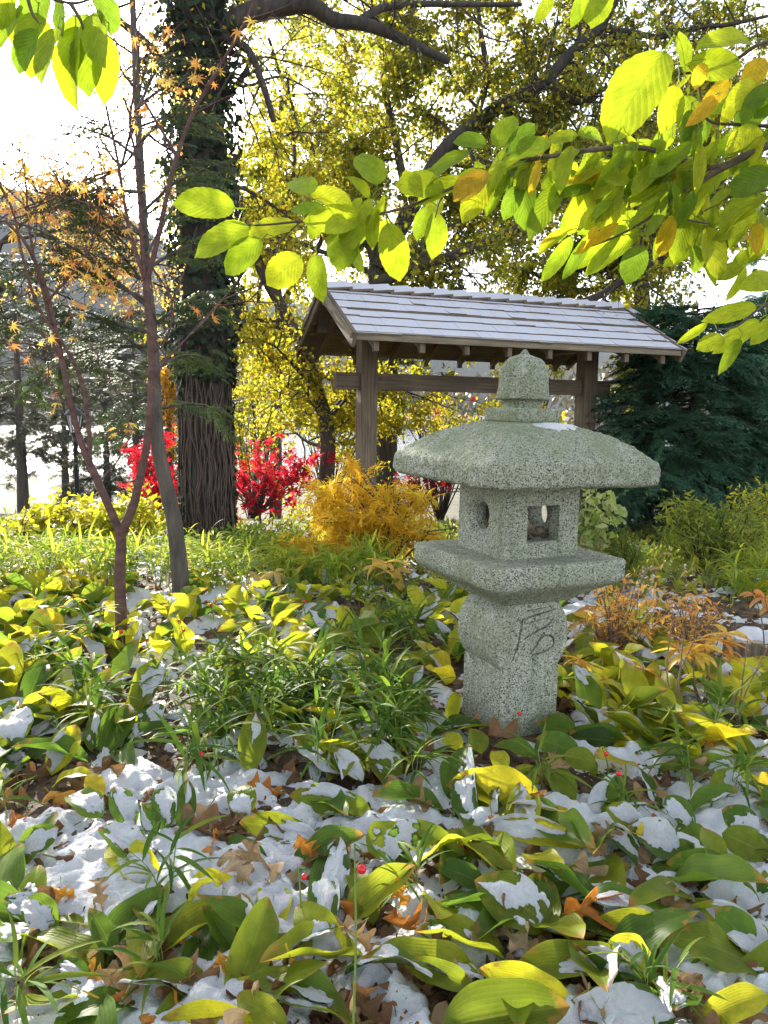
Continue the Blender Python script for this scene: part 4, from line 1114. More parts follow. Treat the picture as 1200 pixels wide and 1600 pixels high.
for pts, r0, r1 in twigsC:
    pth = crom([P(a[0], a[1], YC(a[0]) + (a[2] if len(a) > 2 else 0)) for a in pts], 6); mb.add(*tube(pth - cb, [r0, r1], 7)); TWP.append(pth)
obj('twigs', mb.mesh('twigs', mat_bark('twig_bark', (.05, .035, .025), (.14, .10, .07), (60, 60, 60), .4, .002)), ct)
named = [(318, 320, 88, 46, 180), (345, 377, 92, 54, 205), (378, 402, 76, 46, 218), (425, 358, 74, 40, 190), (442, 424, 66, 50, 218), (498, 435, 70, 36, 275), (472, 290, 58, 42, 118), (520, 312, 66, 40, 350), (478, 326, 58, 26, 170), (520, 342, 86, 46, 190),
         (556, 355, 84, 50, 240), (577, 262, 66, 46, 108), (560, 290, 44, 28, 130), (536, 386, 70, 46, 258), (558, 402, 50, 30, 290), (616, 396, 84, 46, 285), (636, 285, 40, 17, 92), (655, 290, 72, 40, 172), (690, 268, 96, 50, 214), (690, 300, 84, 44, 200),
         (733, 222, 48, 34, 165), (790, 205, 58, 36, 66), (815, 216, 62, 32, 48), (834, 229, 54, 32, 18), (876, 215, 46, 30, 178), (926, 213, 54, 32, 12), (745, 312, 78, 40, 236), (776, 306, 64, 24, 236), (800, 316, 54, 26, 242), (821, 312, 84, 36, 265), (850, 330, 92, 46, 240),
         (680, 368, 70, 40, 266), (660, 350, 50, 30, 250), (865, 376, 58, 20, 210), (870, 406, 74, 26, 236), (900, 402, 72, 22, 242), (905, 330, 70, 40, 248), (930, 300, 70, 34, 240), (955, 280, 70, 36, 225), (992, 150, 138, 76, 236), (1067, 80, 58, 26, 96), (1120, 102, 80, 44, 2),
         (1132, 66, 108, 48, 200), (1046, 170, 70, 38, 252), (1076, 188, 84, 42, 266), (1080, 208, 64, 46, 270), (1146, 222, 60, 36, 215), (1178, 120, 70, 40, 250), (1185, 165, 70, 44, 235), (1160, 150, 60, 38, 220), (1115, 396, 78, 40, 284), (1062, 376, 64, 26, 256),
         (1086, 404, 46, 28, 265), (955, 396, 96, 26, 216), (990, 414, 56, 40, 250), (930, 391, 84, 22, 226), (976, 350, 66, 32, 200), (945, 336, 66, 32, 214), (1140, 490, 84, 30, 196), (1150, 526, 80, 28, 216), (1110, 536, 42, 26, 200), (1140, 556, 64, 18, 236), (1082, 521, 54, 15, 214),
         (1186, 440, 66, 34, 200), (1196, 515, 60, 24, 226), (905, 12, 60, 24, 250), (932, 8, 56, 46, 262), (850, 15, 40, 18, 235), (985, 245, 80, 40, 215), (1010, 285, 76, 40, 238), (1160, 330, 90, 44, 215), (1185, 370, 80, 44, 262), (1170, 285, 70, 40, 205)]
n = 0
for q in named: hang_leaf(ct, cb, *q, YC(q[0]) + rng.uniform(-.03, .03), CG[rng.integers(7)] if n % 60 != 47 else CY[0], .3); n += 1
hang_leaf(ct, cb, 735, 290, 64, 42, 220, 1.5, (.40, .25, .02)); hang_leaf(ct, cb, 1040, 372, 62, 28, 262, 1.44, CY[0]); hang_leaf(ct, cb, 1093, 118, 36, 22, 250, 1.4, (.6, .42, .03)); hang_leaf(ct, cb, 863, 372, 50, 16, 205, 1.5, (.6, .36, .03))
for (px, py, sx, sy, k) in [(1010, 275, 70, 30, 22), (1080, 320, 60, 35, 22), (1150, 300, 50, 60, 18), (960, 330, 50, 30, 14), (1060, 250, 60, 25, 14), (880, 270, 60, 18, 14), (780, 270, 50, 15, 8), (600, 345, 50, 18, 8), (1150, 190, 40, 40, 12), (1170, 380, 30, 30, 8)]:
    for j in range(int(k * 1.2)):
        x_, y_ = px + sx * rng.normal(), py + sy * rng.normal()
        hang_leaf(ct, cb, x_, y_, rng.uniform(36, 76), rng.uniform(15, 29), rng.normal(235, 30), YC(x_) + rng.uniform(-.05, .12), CG[rng.integers(7)] if rng.random() > .04 else CY[rng.integers(2)])
mb = leaf_stalks(BASES[ct.name], np.vstack(TWP)); mb.V = [v - cb for v in mb.V]; struct(obj('leaf_stalks', mb.mesh('leaf_stalks', M_STALK), ct), 'stuff')
mb = leaf_stalks(MB_, np.vstack(MP + ends), .0009); mb.V = [v - m0 for v in mb.V]; struct(obj('leaf_stalks', mb.mesh('leaf_stalks', M_BARKR), mt), 'stuff')
cb2 = P(-20, -30, 1.05)
c2 = thing('leafy_branch', 'cluster of broad green leaves hanging in front of the glare of the sun', 'branch', cb2)
mb = MB()
for pts in ([(-40, -40), (40, -15), (110, 5), (150, -5)], [(40, -15), (50, 20), (60, 35)], [(110, 5), (125, 30), (130, 45)]): mb.add(*tube(crom([P(a, b, 1.05) for a, b in pts], 5) - cb2, [.003, .0012], 6))
obj('twigs', mb.mesh('twigs', bpy.data.materials['twig_bark']), c2)
for q in [(10, 40, 90, 46, 262), (55, 25, 80, 48, 248), (52, 70, 88, 52, 262), (40, 80, 66, 40, 230), (75, 85, 90, 52, 255), (112, 105, 110, 64, 262), (120, 70, 88, 56, 250), (152, 60, 96, 52, 284), (138, 95, 100, 56, 268), (165, 110, 90, 44, 265), (95, 20, 60, 44, 265), (165, 18, 66, 42, 285), (5, 10, 60, 40, 250), (30, 50, 60, 34, 280)]:
    hang_leaf(c2, cb2, *q, 1.05 + rng.uniform(-.03, .05), CG[rng.integers(4)])

mb = leaf_stalks(BASES[c2.name], np.vstack([crom([P(a, b, 1.05) for a, b in pts], 5) for pts in ([(-40, -40), (40, -15), (110, 5), (150, -5)], [(40, -15), (50, 20), (60, 35)], [(110, 5), (125, 30), (130, 45)])])); mb.V = [v - cb2 for v in mb.V]; struct(obj('leaf_stalks', mb.mesh('leaf_stalks', M_STALK), c2), 'stuff')

# ================================================================== LILY-OF-THE-VALLEY PLANTS WITH SNOW
lily_me, lily_sn = [], []
for k in range(7):
    par = dict(W=.40 + .05 * (k % 3), fold=(.18, .35, .55, .25, .7, .1, .45)[k], arch=(.4, .9, .5, 1.3, .3, .7, 1.0)[k], wave=.13, twist=(0, .6, -.6, .3, -.3, .9, -.8)[k], seed=k)
    V_, F_, uv_ = leaf_grid(16, 8, prof_lily, **par); lily_me.append(MB().add(V_, F_, 0, uv_).mesh('leaf', M_LILY, True, True))
    vs = []
    for j in range(5):
        nu, nv = 40, 22; V2, F2, uv2 = leaf_grid(nu, nv, prof_lily, **par); G3 = V2.reshape(nu + 1, nv + 1, 3)
        du = np.gradient(G3, axis=0); dv = np.gradient(G3, axis=1); nn = nrm(np.cross(dv, du)); nn[nn[..., 2] < 0] *= -1
        u_, v_ = uv2[:, 0], uv2[:, 1] * 2 - 1
        uc, ur, vc, vr = ((.5, .40, .3, .85), (.72, .2, .35, .55), (.38, .36, -.65, .6), (.45, .38, .7, .6), (.3, .26, .1, .7))[j]
        msk = .9 - .75 * np.abs((u_ - uc) / ur) ** 1.6 - .65 * np.abs((v_ - vc) / vr) ** 1.6 + 3.0 * fbm(np.c_[u_ * 3.2 + k * 3, v_ * 1.5 + j * 9 + k], 4, 60 + k) + .25 * fbm(np.c_[u_ * 20, v_ * 8], 2, 90 + k)
        th = .052 * np.sqrt(np.clip(msk, 0, 1)) * (.8 + 1.1 * fbm(np.c_[u_ * 7, v_ * 3], 3, 5)) + .008 * fbm(np.c_[u_ * 30, v_ * 12], 2, 15) * (msk > .1)
        th = np.where(msk < 0, -.006, th)
        V3 = (G3 + nn * th.reshape(nu + 1, nv + 1, 1)).reshape(-1, 3); vs.append(MB().add(V3, F2[(msk > 0)[F2].any(1)]).mesh('snow', M_SNOW))
    lily_sn.append(vs)
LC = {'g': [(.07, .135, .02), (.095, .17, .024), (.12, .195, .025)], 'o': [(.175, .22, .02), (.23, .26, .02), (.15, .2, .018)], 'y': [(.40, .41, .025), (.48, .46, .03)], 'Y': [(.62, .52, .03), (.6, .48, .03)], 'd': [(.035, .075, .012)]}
LAB = {('g', 0): 'bare green lily of the valley leaves', ('g', 1): 'snowy green lily of the valley leaves', ('o', 0): 'olive-tinged bare lily of the valley leaves', ('o', 1): 'snowy olive lily of the valley leaves',
       ('y', 0): 'bare yellowing lily of the valley leaves', ('y', 1): 'snowy yellowing lily of the valley leaves', ('Y', 0): 'clear yellow bare lily of the valley leaves', ('Y', 1): 'snowy clear yellow lily of the valley leaves', ('d', 0): 'bare dark green lily of the valley leaves', ('d', 1): 'snowy dark green lily of the valley leaves'}


def zone(x, y):
    if math.hypot(x - .45, y - 2.6) < .55: return 'close to the foot of the stone lantern'
    if math.hypot(x - m0[0], y - m0[1]) < .6: return 'around the foot of the forked maple'
    if math.hypot(x - h0[0], y - h0[1]) < .7: return 'near the slender hemlock trunk'
    if x > .75 and y > 2.3: return 'below the orange azaleas'
    if -.9 < x < .3 and 2.2 < y < 3.2: return 'among the dark bamboo grass'
    if y < 2.2: return 'in oak litter before the lantern' if x > -.1 else 'in litter before the dark bamboo'
    return 'in the sunlit bed beyond the lantern' if y > 3.2 else 'in the open bed between lantern and maple'


def lily_plant(loc, leaves):
    "leaves: (pos, axis, normal, length, width ratio, tone, snow variant or None)"
    sn = int(any(l[6] is not None for l in leaves)); tone = leaves[0][5]
    zn = zone(loc[0], loc[1])
    p_ = thing('lily_of_the_valley', LAB[(tone, sn)] + ' ' + zn, 'plant', loc, 0, {0: 'bare lily plants', 1: 'snowy lily plants'}[sn] + ' ' + {'g': 'with green leaves', 'o': 'with olive leaves', 'y': 'with yellowing leaves', 'Y': 'with yellow leaves', 'd': 'with dark leaves'}[tone] + ' ' + zn)
    for pos, ax, no, ln, wr, tn, s_ in leaves:
        k = rng.integers(7); c = LC[tn][rng.integers(len(LC[tn]))]; j_ = rng.uniform(.8, 1.2)
        lf = add_leaf(lily_me[k], p_, np.array(loc), pos, ax, no, (ln * wr / .45, ln, ln), tuple(np.array(c) * j_))
        if s_ is not None: obj('snow', lily_sn[k][{0: 0, 1: (1, 4)[k % 2], 2: (2, 3)[k % 2]}[s_]], lf)


def hero(bx, by, tx, ty, wd, tone='o', snow=None, extra=True, roll=0.0):
    "leaf seen from picture point b (its foot) to t (its tip), lying near the ground"
    lowb = by >= ty
    lo, hi_ = ((bx, by), (tx, ty)) if lowb else ((tx, ty), (bx, by))
    a = G(*lo, .035); gb = G(*hi_, .03); Yh = a[1] + .38 * (gb[1] - a[1]); b_ = P(*hi_, Yh)
    base, tip = (a, b_) if lowb else (b_, a)
    ax = tip - base; ln = np.linalg.norm(ax); wm = wd / FPX * a[1] * 1.02
    tc_ = nrm(CAM - (base + tip) / 2); no = nrm(tc_ * .8 + np.array([0, 0, .55]) + .18 * rng.normal(size=3) + CR * roll)
    loc = (base[0], base[1], g1(base[0], base[1]))
    lv = [(base, ax, no, ln * 1.04, min(.75, wm / ln), tone, snow)]
    if extra:
        a2 = rng.uniform(0, 6.28); e = rng.uniform(.25, .8); d2 = np.array([math.cos(a2), math.sin(a2), e]); l2 = ln * rng.uniform(.55, .8) if ln < .3 else .16
        lv.append((np.array(loc) + [0, 0, .005], d2, np.array([0, -.3, 1]) + .3 * rng.normal(size=3), l2, .4, 'o' if tone in 'Yy' else tone, rng.choice([None, 0, 1])))
    lily_plant(loc, lv)


HERO = [(845, 1252, 700, 1222, 62, 'Y', None, 0), (912, 1322, 742, 1276, 48, 'y', 0, 0), (728, 1344, 632, 1271, 34, 'o', None, 0), (862, 1452, 748, 1366, 84, 'o', 0, 0), (756, 1384, 676, 1345, 44, 'g', None, 0), (752, 1432, 660, 1424, 34, 'o', None, 0),
        (1052, 1462, 924, 1440, 66, 'y', None, 0), (946, 1480, 1036, 1514, 66, 'y', 1, 0), (1004, 1528, 804, 1490, 64, 'o', 1, 0), (892, 1562, 752, 1508, 46, 'y', None, 0), (690, 1606, 885, 1568, 92, 'o', None, 0), (1054, 1590, 882, 1578, 90, 'g', 0, 0),
        (992, 1568, 898, 1474, 20, 'd', None, 0), (1148, 1362, 1046, 1346, 50, 'g', None, 0), (1190, 1420, 1098, 1388, 62, 'g', 0, 0), (1128, 1302, 1210, 1338, 52, 'o', None, 0), (946, 1262, 1020, 1308, 44, 'o', 2, 0), (1040, 1244, 1086, 1290, 60, 'g', 0, 0), (1150, 1215, 1088, 1180, 40, 'g', 1, 0),
        (738, 1546, 634, 1500, 42, 'o', None, 0), (1150, 1160, 1112, 1128, 42, 'y', None, 0), (1062, 1110, 1030, 1040, 24, 'y', None, 0), (1026, 1152, 1012, 1082, 50, 'o', None, 0), (390, 1206, 399, 1108, 52, 'o', 1, 0), (534, 1210, 460, 1146, 54, 'o', 2, 0), (566, 1222, 520, 1166, 36, 'o', 0, 0),
        (628, 1210, 553, 1152, 44, 'o', 0, 0), (580, 1268, 452, 1234, 42, 'o', 2, 1), (384, 1276, 372, 1216, 62, 'o', 1, 0), (498, 1312, 372, 1278, 40, 'o', 1, 0), (575, 1330, 640, 1290, 76, 'o', 0, 0), (527, 1496, 460, 1400, 70, 'o', 1, 0), 
        (40, 1405, 88, 1455, 46, 'g', 0, 0), (182, 1492, 140, 1418, 40, 'g', None, 0), (232, 1348, 155, 1288, 46, 'g', 0, 0), (160, 1276, 102, 1232, 54, 'g', 0, 0), (152, 1252, 143, 1204, 36, 'Y', None, 0), (366, 1484, 318, 1414, 34, 'g', None, 0), (400, 1606, 250, 1598, 66, 'y', None, 0),
        (448, 1606, 362, 1548, 54, 'o', None, 0), (528, 1566, 418, 1520, 46, 'g', 2, 0), (20, 1165, 28, 1098, 62, 'o', 0, 1), (120, 1100, 38, 1084, 44, 'y', None, 0), (598, 1012, 546, 944, 50, 'o', None, 0), (622, 1092, 606, 1026, 28, 'y', None, 0), (706, 1136, 716, 1080, 24, 'y', None, 0),
        (615, 1000, 606, 968, 30, 'y', None, 0), (255, 1300, 258, 1212, 46, 'g', 0, 0), (288, 1298, 292, 1216, 40, 'g', 1, 0), (210, 1290, 176, 1228, 48, 'g', 0, 0), (240, 1310, 222, 1250, 30, 'g', 2, 0), (900, 1150, 840, 1128, 50, 'g', None, 1), (960, 1160, 880, 1150, 44, 'd', None, 0),
        (930, 1110, 920, 1066, 40, 'y', None, 1), (985, 1135, 960, 1098, 40, 'y', None, 1), (790, 1205, 770, 1168, 50, 'y', None, 0), (840, 1225, 808, 1195, 44, 'y', None, 1), (930, 1200, 880, 1170, 50, 'o', None, 1), (1185, 1300, 1130, 1262, 56, 'g', 1, 0), (1175, 1480, 1120, 1420, 60, 'g', None, 1),
        (1200, 1555, 1090, 1590, 50, 'y', None, 0), (1060, 1330, 985, 1290, 60, 'g', 0, 1), (300, 1420, 345, 1375, 54, 'y', 0, 0), (60, 1440, 10, 1400, 44, 'g', 0, 1), (30, 1330, 90, 1290, 60, 'g', 0, 1), (90, 1500, 150, 1540, 40, 'g', 0, 0), (670, 1300, 600, 1330, 60, 'g', 0, 0), (705, 1480, 650, 1440, 50, 'g', 0, 0), (1110, 1240, 1180, 1215, 50, 'o', 0, 1), (752, 1178, 738, 1136, 30, 'o', None, 0), (835, 1182, 772, 1162, 34, 'g', None, 0), (905, 1180, 838, 1150, 40, 'g', None, 0), (720, 1172, 690, 1140, 34, 'y', None, 1)]
for bx, by, tx, ty, wd, tn, sn, ex in HERO: hero(bx, by, tx, ty, wd, tn, sn, bool(ex))
n = 0; tries = 0
while n < 222 and tries < 6000:
    tries += 1
    px = rng.uniform(-40, 1240); py = 925 + 270 * rng.uniform(0, 1) ** 1.2 if rng.random() < .84 else rng.uniform(1190, 1600)
    g_ = G(px, py)
    if math.hypot(g_[0] - .45, g_[1] - 2.6) < .3 or (.12 < g_[0] < .68 and 2.08 < g_[1] < 2.6): continue
    if px > 900 and 930 < py < 1080 and rng.random() < .75: continue
    if 230 < px < 690 and 1010 < py < 1170 and rng.random() < .45: continue
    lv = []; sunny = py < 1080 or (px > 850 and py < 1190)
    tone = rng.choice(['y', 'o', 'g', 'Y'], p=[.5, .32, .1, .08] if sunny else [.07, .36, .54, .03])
    a0 = rng.uniform(0, 6.28)
    for j in range(rng.integers(3, 6) if py < 1200 else rng.integers(2, 4)):
        a2 = a0 + j * 2.3 + rng.normal() * .5; el = rng.uniform(.35, 1.4) if py < 1150 else rng.uniform(.1, .75); ax = np.array([math.cos(a2), math.sin(a2), el])
        no = np.array([-math.cos(a2) * el, -math.sin(a2) * el, 1]) + .25 * rng.normal(size=3)
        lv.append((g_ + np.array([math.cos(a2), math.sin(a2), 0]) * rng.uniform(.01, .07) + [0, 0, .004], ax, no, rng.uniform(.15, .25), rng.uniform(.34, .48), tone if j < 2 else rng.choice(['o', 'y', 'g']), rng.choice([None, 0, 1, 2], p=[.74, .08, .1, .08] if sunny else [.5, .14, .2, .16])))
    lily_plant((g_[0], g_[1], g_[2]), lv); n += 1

# ================================================================== FALLEN OAK LEAVES
oak_me = []
for k in range(7):
    V_, F_, uv_ = leaf_grid(30, 6, prof_oak, .62, (.7, -.5, 1.0, .4, -.9, 1.3, .6)[k], (.9, 1.8, -1.2, 1.4, -1.9, 2.4, .6)[k], .3, (.6, -1.0, 1.3, -.5, .9, -1.5, .4)[k], .2, k)
    V_[:-4] = rough(V_[:-4], .05, 5, k, 3)
    oak_me.append(MB().add(V_, F_, 0, uv_).mesh('oak_leaf', M_OAK, True, True))
OC = {'tan': [(.34, .22, .12), (.30, .19, .10), (.40, .28, .17)], 'brown': [(.16, .08, .04), (.12, .06, .03), (.2, .11, .06)], 'orange': [(.5, .2, .035), (.55, .26, .04), (.42, .15, .03)]}
OL = {'tan': 'dry tan fallen oak leaf', 'brown': 'curled dark brown fallen oak leaf', 'orange': 'bright orange-brown fallen oak leaf'}


def oak(pos, ax, no, ln, tone):
    k = rng.integers(7); o = obj('oak_leaf', oak_me[k], None, frame(pos, ax, no, (ln, ln, ln)), OC[tone][rng.integers(3)])
    zn = zone(pos[0], pos[1]).replace('in oak litter ', '').replace('in litter ', '')
    return tag(o, OL[tone] + ' ' + zn, 'leaf', tone + ' fallen oak leaves ' + zn)


for px, py, tx, ty, tone in [(395, 1385, 345, 1312, 'tan'), (380, 1375, 398, 1312, 'tan'), (500, 1345, 458, 1310, 'orange'), (590, 1510, 548, 1440, 'tan'), (870, 1440, 955, 1395, 'orange'), (880, 1410, 930, 1430, 'orange'), (1080, 1425, 1012, 1385, 'tan'), (1060, 1400, 1110, 1440, 'tan'), (780, 1372, 830, 1384, 'orange'),
                             (950, 1340, 905, 1290, 'tan'), (930, 1335, 960, 1280, 'tan'), (600, 1320, 640, 1345, 'brown'), (120, 1405, 80, 1385, 'orange'), (160, 1420, 150, 1365, 'tan'), (185, 1545, 120, 1515, 'orange'), (375, 1530, 340, 1500, 'orange'), (640, 1420, 610, 1375, 'orange'), (230, 1400, 275, 1390, 'brown'), (60, 1540, 20, 1490, 'brown'),
                             (1070, 1570, 1110, 1530, 'tan'), (1040, 1580, 1080, 1545, 'tan'), (770, 1340, 740, 1330, 'orange'), (450, 1545, 420, 1525, 'brown'), (680, 1265, 640, 1240, 'tan'), (620, 1250, 625, 1200, 'tan'), (1130, 1170, 1105, 1155, 'orange'), (985, 1500, 1010, 1535, 'brown'), (715, 1500, 690, 1470, 'brown'), (820, 1270, 850, 1240, 'orange')]:
    a = G(px, py, .03); b_ = P(tx, ty, a[1] + .3 * (G(tx, ty, .03)[1] - a[1])); oak(a, b_ - a, nrm(CAM - a) + .4 * rng.normal(size=3), max(.07, np.linalg.norm(b_ - a) * 1.05), tone)
for k in range(150):
    px = rng.uniform(-30, 1230); py = 1010 + 590 * rng.uniform(0, 1) ** .62; g_ = G(px, py, rng.uniform(.004, .034))
    if math.hypot(g_[0] - .45, g_[1] - 2.6) < .22: continue
    ax = rdir(1)[0] * np.array([1, 1, .35]); oak(g_ - nrm(ax) * .05, ax, np.array([0, -.25, 1]) + .55 * rng.normal(size=3), rng.uniform(.09, .165), rng.choice(['tan', 'brown', 'orange'], p=[.3, .53, .17]))
# litter too small to pick apart
v_, f_, _u = leaf_grid(5, 2, prof_cherry, .5, .5, 1.0, .4, .9, 0, 3); LIT = (v_, f_)
mb = MB(); N = 17000; y = 1.1 + 8 * rng.uniform(0, 1, N) ** 1.4; x = rng.uniform(-.62, .62, N) * (y + .6)
V_, F_ = scatter(LIT, np.c_[x, y, gh(x, y) + rng.uniform(-.012, .012, N)], rdir(N) * np.array([1, 1, .3]), np.array([0, 0, 1]) + .6 * rdir(N), rng.uniform(.02, .055, N)); mb.add(V_, F_)
o = obj('leaf_litter', mb.mesh('leaf_litter', leaf_mat('litter_leaf', [(.06, .03, .016), (.12, .065, .033), (.2, .13, .075), (.28, .12, .03), (.085, .05, .03), (.17, .105, .055)], .2, .6)))
tag(o, 'brown leaf litter scattered between the plants and snow', 'leaf litter', kind='stuff')

# ================================================================== DWARF BAMBOO GRASS
bv, bf, buv = leaf_grid(6, 2, prof_blade, .085, .25, .9)
BLADE = (bv, bf)


def bamboo_meshes(nst, hgt, nl, seed, mat, ll):
    ms, mf = MB(), MB()
    for s_ in range(nst):
        a = rng.uniform(0, 6.28); lean = rng.uniform(.1, .6); h_ = hgt * rng.uniform(.7, 1.15)
        b0 = np.array([math.cos(a), math.sin(a), 0]) * rng.uniform(0, .03); e = b0 + np.array([math.cos(a) * lean * h_, math.sin(a) * lean * h_, h_]); pth = crom([b0 - [0, 0, .02], b0 * .6 + e * .4 + [0, 0, .15 * h_], e], 4)
        ms.add(*tube(pth, [.0022, .0012], 4))
        t_ = rng.uniform(.35, 1, nl) * (len(pth) - 1); i = np.minimum(t_.astype(int), len(pth) - 2); pos = pth[i] + (pth[i + 1] - pth[i]) * (t_ - i)[:, None]
        ax = rdir(nl) * np.array([1, 1, .5]) + np.array([math.cos(a) * .4, math.sin(a) * .4, .25]); mf.add(*scatter(BLADE, pos, ax, np.array([0, 0, 1]) + .35 * rdir(nl), ll * rng.uniform(.6, 1.2, nl)))
    return ms.mesh('stem', M_STALK), mf.mesh('foliage', mat)


bam = [bamboo_meshes(3, .2, 7, k, M_BAMBOO, .17) for k in range(6)]; bamy = [bamboo_meshes(4, .24, 8, k, M_BAMBOOY, .14) for k in range(5)]


def place_bamboo(px, py, kind, s_):
    g_ = G(px, py)
    if math.hypot(g_[0] - .45, g_[1] - 2.6) < .3 or (.12 < g_[0] < .66 and 2.1 < g_[1] < 2.6): return
    st, fo = (bam if kind == 0 else bamy)[rng.integers(5)]
    t_ = thing('bamboo_grass', ('dark green dwarf bamboo grass tangled among the lily leaves' if kind == 0 else 'sunlit bright green bamboo grass at the foot of the trees'), 'grass plant', g_, 0, ('dark dwarf bamboo grass' if kind == 0 else 'bright bamboo grass'))
    t_.matrix_basis = Matrix.Translation(Vector(g_)) @ Matrix.Rotation(rng.uniform(0, 6.28), 4, 'Z') @ Matrix.Scale(s_, 4)
    obj('stem', st, t_); obj('foliage', fo, t_)


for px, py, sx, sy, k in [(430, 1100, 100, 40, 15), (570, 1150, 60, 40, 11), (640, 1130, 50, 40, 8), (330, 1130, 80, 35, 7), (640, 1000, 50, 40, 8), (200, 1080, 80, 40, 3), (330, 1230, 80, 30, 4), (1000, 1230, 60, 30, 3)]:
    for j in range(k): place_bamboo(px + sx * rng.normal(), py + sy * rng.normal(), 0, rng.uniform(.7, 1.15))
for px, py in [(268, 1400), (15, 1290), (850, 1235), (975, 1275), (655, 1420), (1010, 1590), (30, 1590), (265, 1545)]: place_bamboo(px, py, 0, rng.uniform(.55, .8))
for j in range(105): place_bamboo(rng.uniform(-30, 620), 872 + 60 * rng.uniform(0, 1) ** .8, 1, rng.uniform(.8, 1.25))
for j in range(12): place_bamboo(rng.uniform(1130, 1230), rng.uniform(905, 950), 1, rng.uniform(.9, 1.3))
# low mixed ground cover between shrubs further back
mb = MB(); N = 15000; y = rng.uniform(4.4, 9.5, N); x = rng.uniform(-.56, .56, N) * (y + .5); q = np.c_[x, y]
ok = (fbm(q * 1.6, 3, 71) > -.1); x, y = x[ok], y[ok]; N = len(x)
mb.add(*scatter((SLIM[0] * np.array([1.6, 1, 1]), SLIM[1]), np.c_[x, y, gh(x, y) + rng.uniform(0, .12, N)], rdir(N) + np.array([0, 0, .9]), rdir(N) + np.array([0, -.2, .6]), rng.uniform(.05, .12, N)))
o = obj('ground_cover', mb.mesh('ground_cover', leaf_mat('cover_leaf', [(.09, .15, .025), (.16, .23, .03), (.26, .3, .04), (.42, .36, .05), (.12, .18, .035)], .45)))
tag(o, 'low mixed green ground cover beneath the shrubs', 'ground cover', kind='stuff')

# ================================================================== BERRIES ON STALKS
bm = bmesh.new(); bmesh.ops.create_icosphere(bm, subdivisions=2, radius=1)
for v in bm.verts: v.co.z *= .95
berry = bm_mesh(bm, 'berry', M_BERRY, True)
for px, py, fx, fy, r in [(565, 1358, 550, 1640, .0085), (475, 1370, 468, 1470, .0065), (315, 1178, 330, 1235, .0072), (947, 1178, 952, 1215, .007), (967, 1209, 985, 1260, .0075), (812, 1115, 816, 1165, .0068), (397, 1000, 405, 1040, .008), (355, 1033, 352, 1075, .0085), (190, 987, 196, 1030, .0085), (160, 956, 166, 990, .008), (280, 970, 284, 1010, .008),
                          (287, 985, 292, 1020, .008), (524, 1020, 528, 1060, .008), (135, 970, 138, 1000, .008), (230, 1000, 236, 1035, .008), (475, 940, 478, 975, .009), (330, 945, 335, 975, .009)]:
    f = G(fx, fy); Yb = f[1] - (.02 if fy < 1600 else 0.0); b_ = P(px, py, Yb); top = b_ + np.array([-.012, 0, .045 if r > .008 and fy > 1600 else .02])
    t_ = thing('berry_stalk', {True: 'tall bent flower stalk with a single red berry rising from the snow', False: 'short flower stalk bearing one small red berry'}[fy > 1600], 'berry stalk', f, 0, None if fy > 1600 else 'small red berries on stalks')
    pts = [f - [0, 0, .01], f * .5 + top * .5 + [.004, 0, 0], top]
    mb = MB(); mb.add(*tube(crom(pts, 6) - f, [.0026, .0016], 6)); mb.add(*tube(crom([top, top * .5 + b_ * .5 + [.008, 0, .008], b_ + [0, 0, r]], 4) - f, [.0012, .0009], 5)); obj('stem', mb.mesh('stem', M_STALK), t_)
    obj('berry', berry, t_, Matrix.Translation(Vector(b_ - f)) @ Matrix.Scale(r, 4))

# ================================================================== SHRUBS BESIDE THE LANTERN
M_AZ = leaf_mat('azalea_leaf', [(.6, .34, .08), (.62, .28, .08), (.68, .46, .12), (.5, .3, .12)], .55)
shrub('azalea', 'twiggy orange-leaved azalea next to the carved post', 'shrub', 965, 950, 3.5, (.22, .18, .18), 44, 3, .042, M_AZ, NARROW, base=(960, 1080, 3.4), bark=mat_simple('azalea_twig', (.16, .10, .07), .8), r=.0035, flat=0, sig=.02, gap=-.25, sub=4)
shrub('azalea', 'twiggy orange azalea in front of the log edging', 'shrub', 1075, 970, 3.5, (.18, .16, .17), 34, 3, .042, M_AZ, NARROW, base=(1070, 1080, 3.4), bark=bpy.data.materials['azalea_twig'], r=.0035, flat=0, sig=.02, gap=-.25, sub=4)
blade_me = []
for k in range(4):
    V_, F_, uv_ = leaf_grid(10, 4, prof_lily, .3, .3, .5 + .3 * k, .05, 0, .05, k); blade_me.append(MB().add(V_, F_, 0, uv_).mesh('leaf', M_LILY, True, True))


def whorl_plant(label, foot, tops, cols, ll, name='whorled_shrub', r=.004, bark=M_TWIG, nl=7, grp=None):
    f = G(*foot); t_ = thing(name, label, 'shrub', f, 0, grp); mb = MB()
    for tx, ty, dy in tops:
        e = P(tx, ty, f[1] + dy); mb.add(*tube(crom([f - [0, 0, .01], f * .5 + e * .5 + rng.normal(size=3) * .012, e], 5) - f, [r, r * .5], 5))
        for j in range(nl):
            a = j * 6.28 / nl + rng.normal() * .3; d = np.array([math.cos(a), math.sin(a), rng.uniform(-.7, .35)])
            add_leaf(blade_me[rng.integers(4)], t_, f, e, d, np.array([0, 0, 1]) + .3 * rng.normal(size=3), ll * rng.uniform(.7, 1.15), cols[rng.integers(len(cols))])
    obj('stems', mb.mesh('stems', bark), t_)


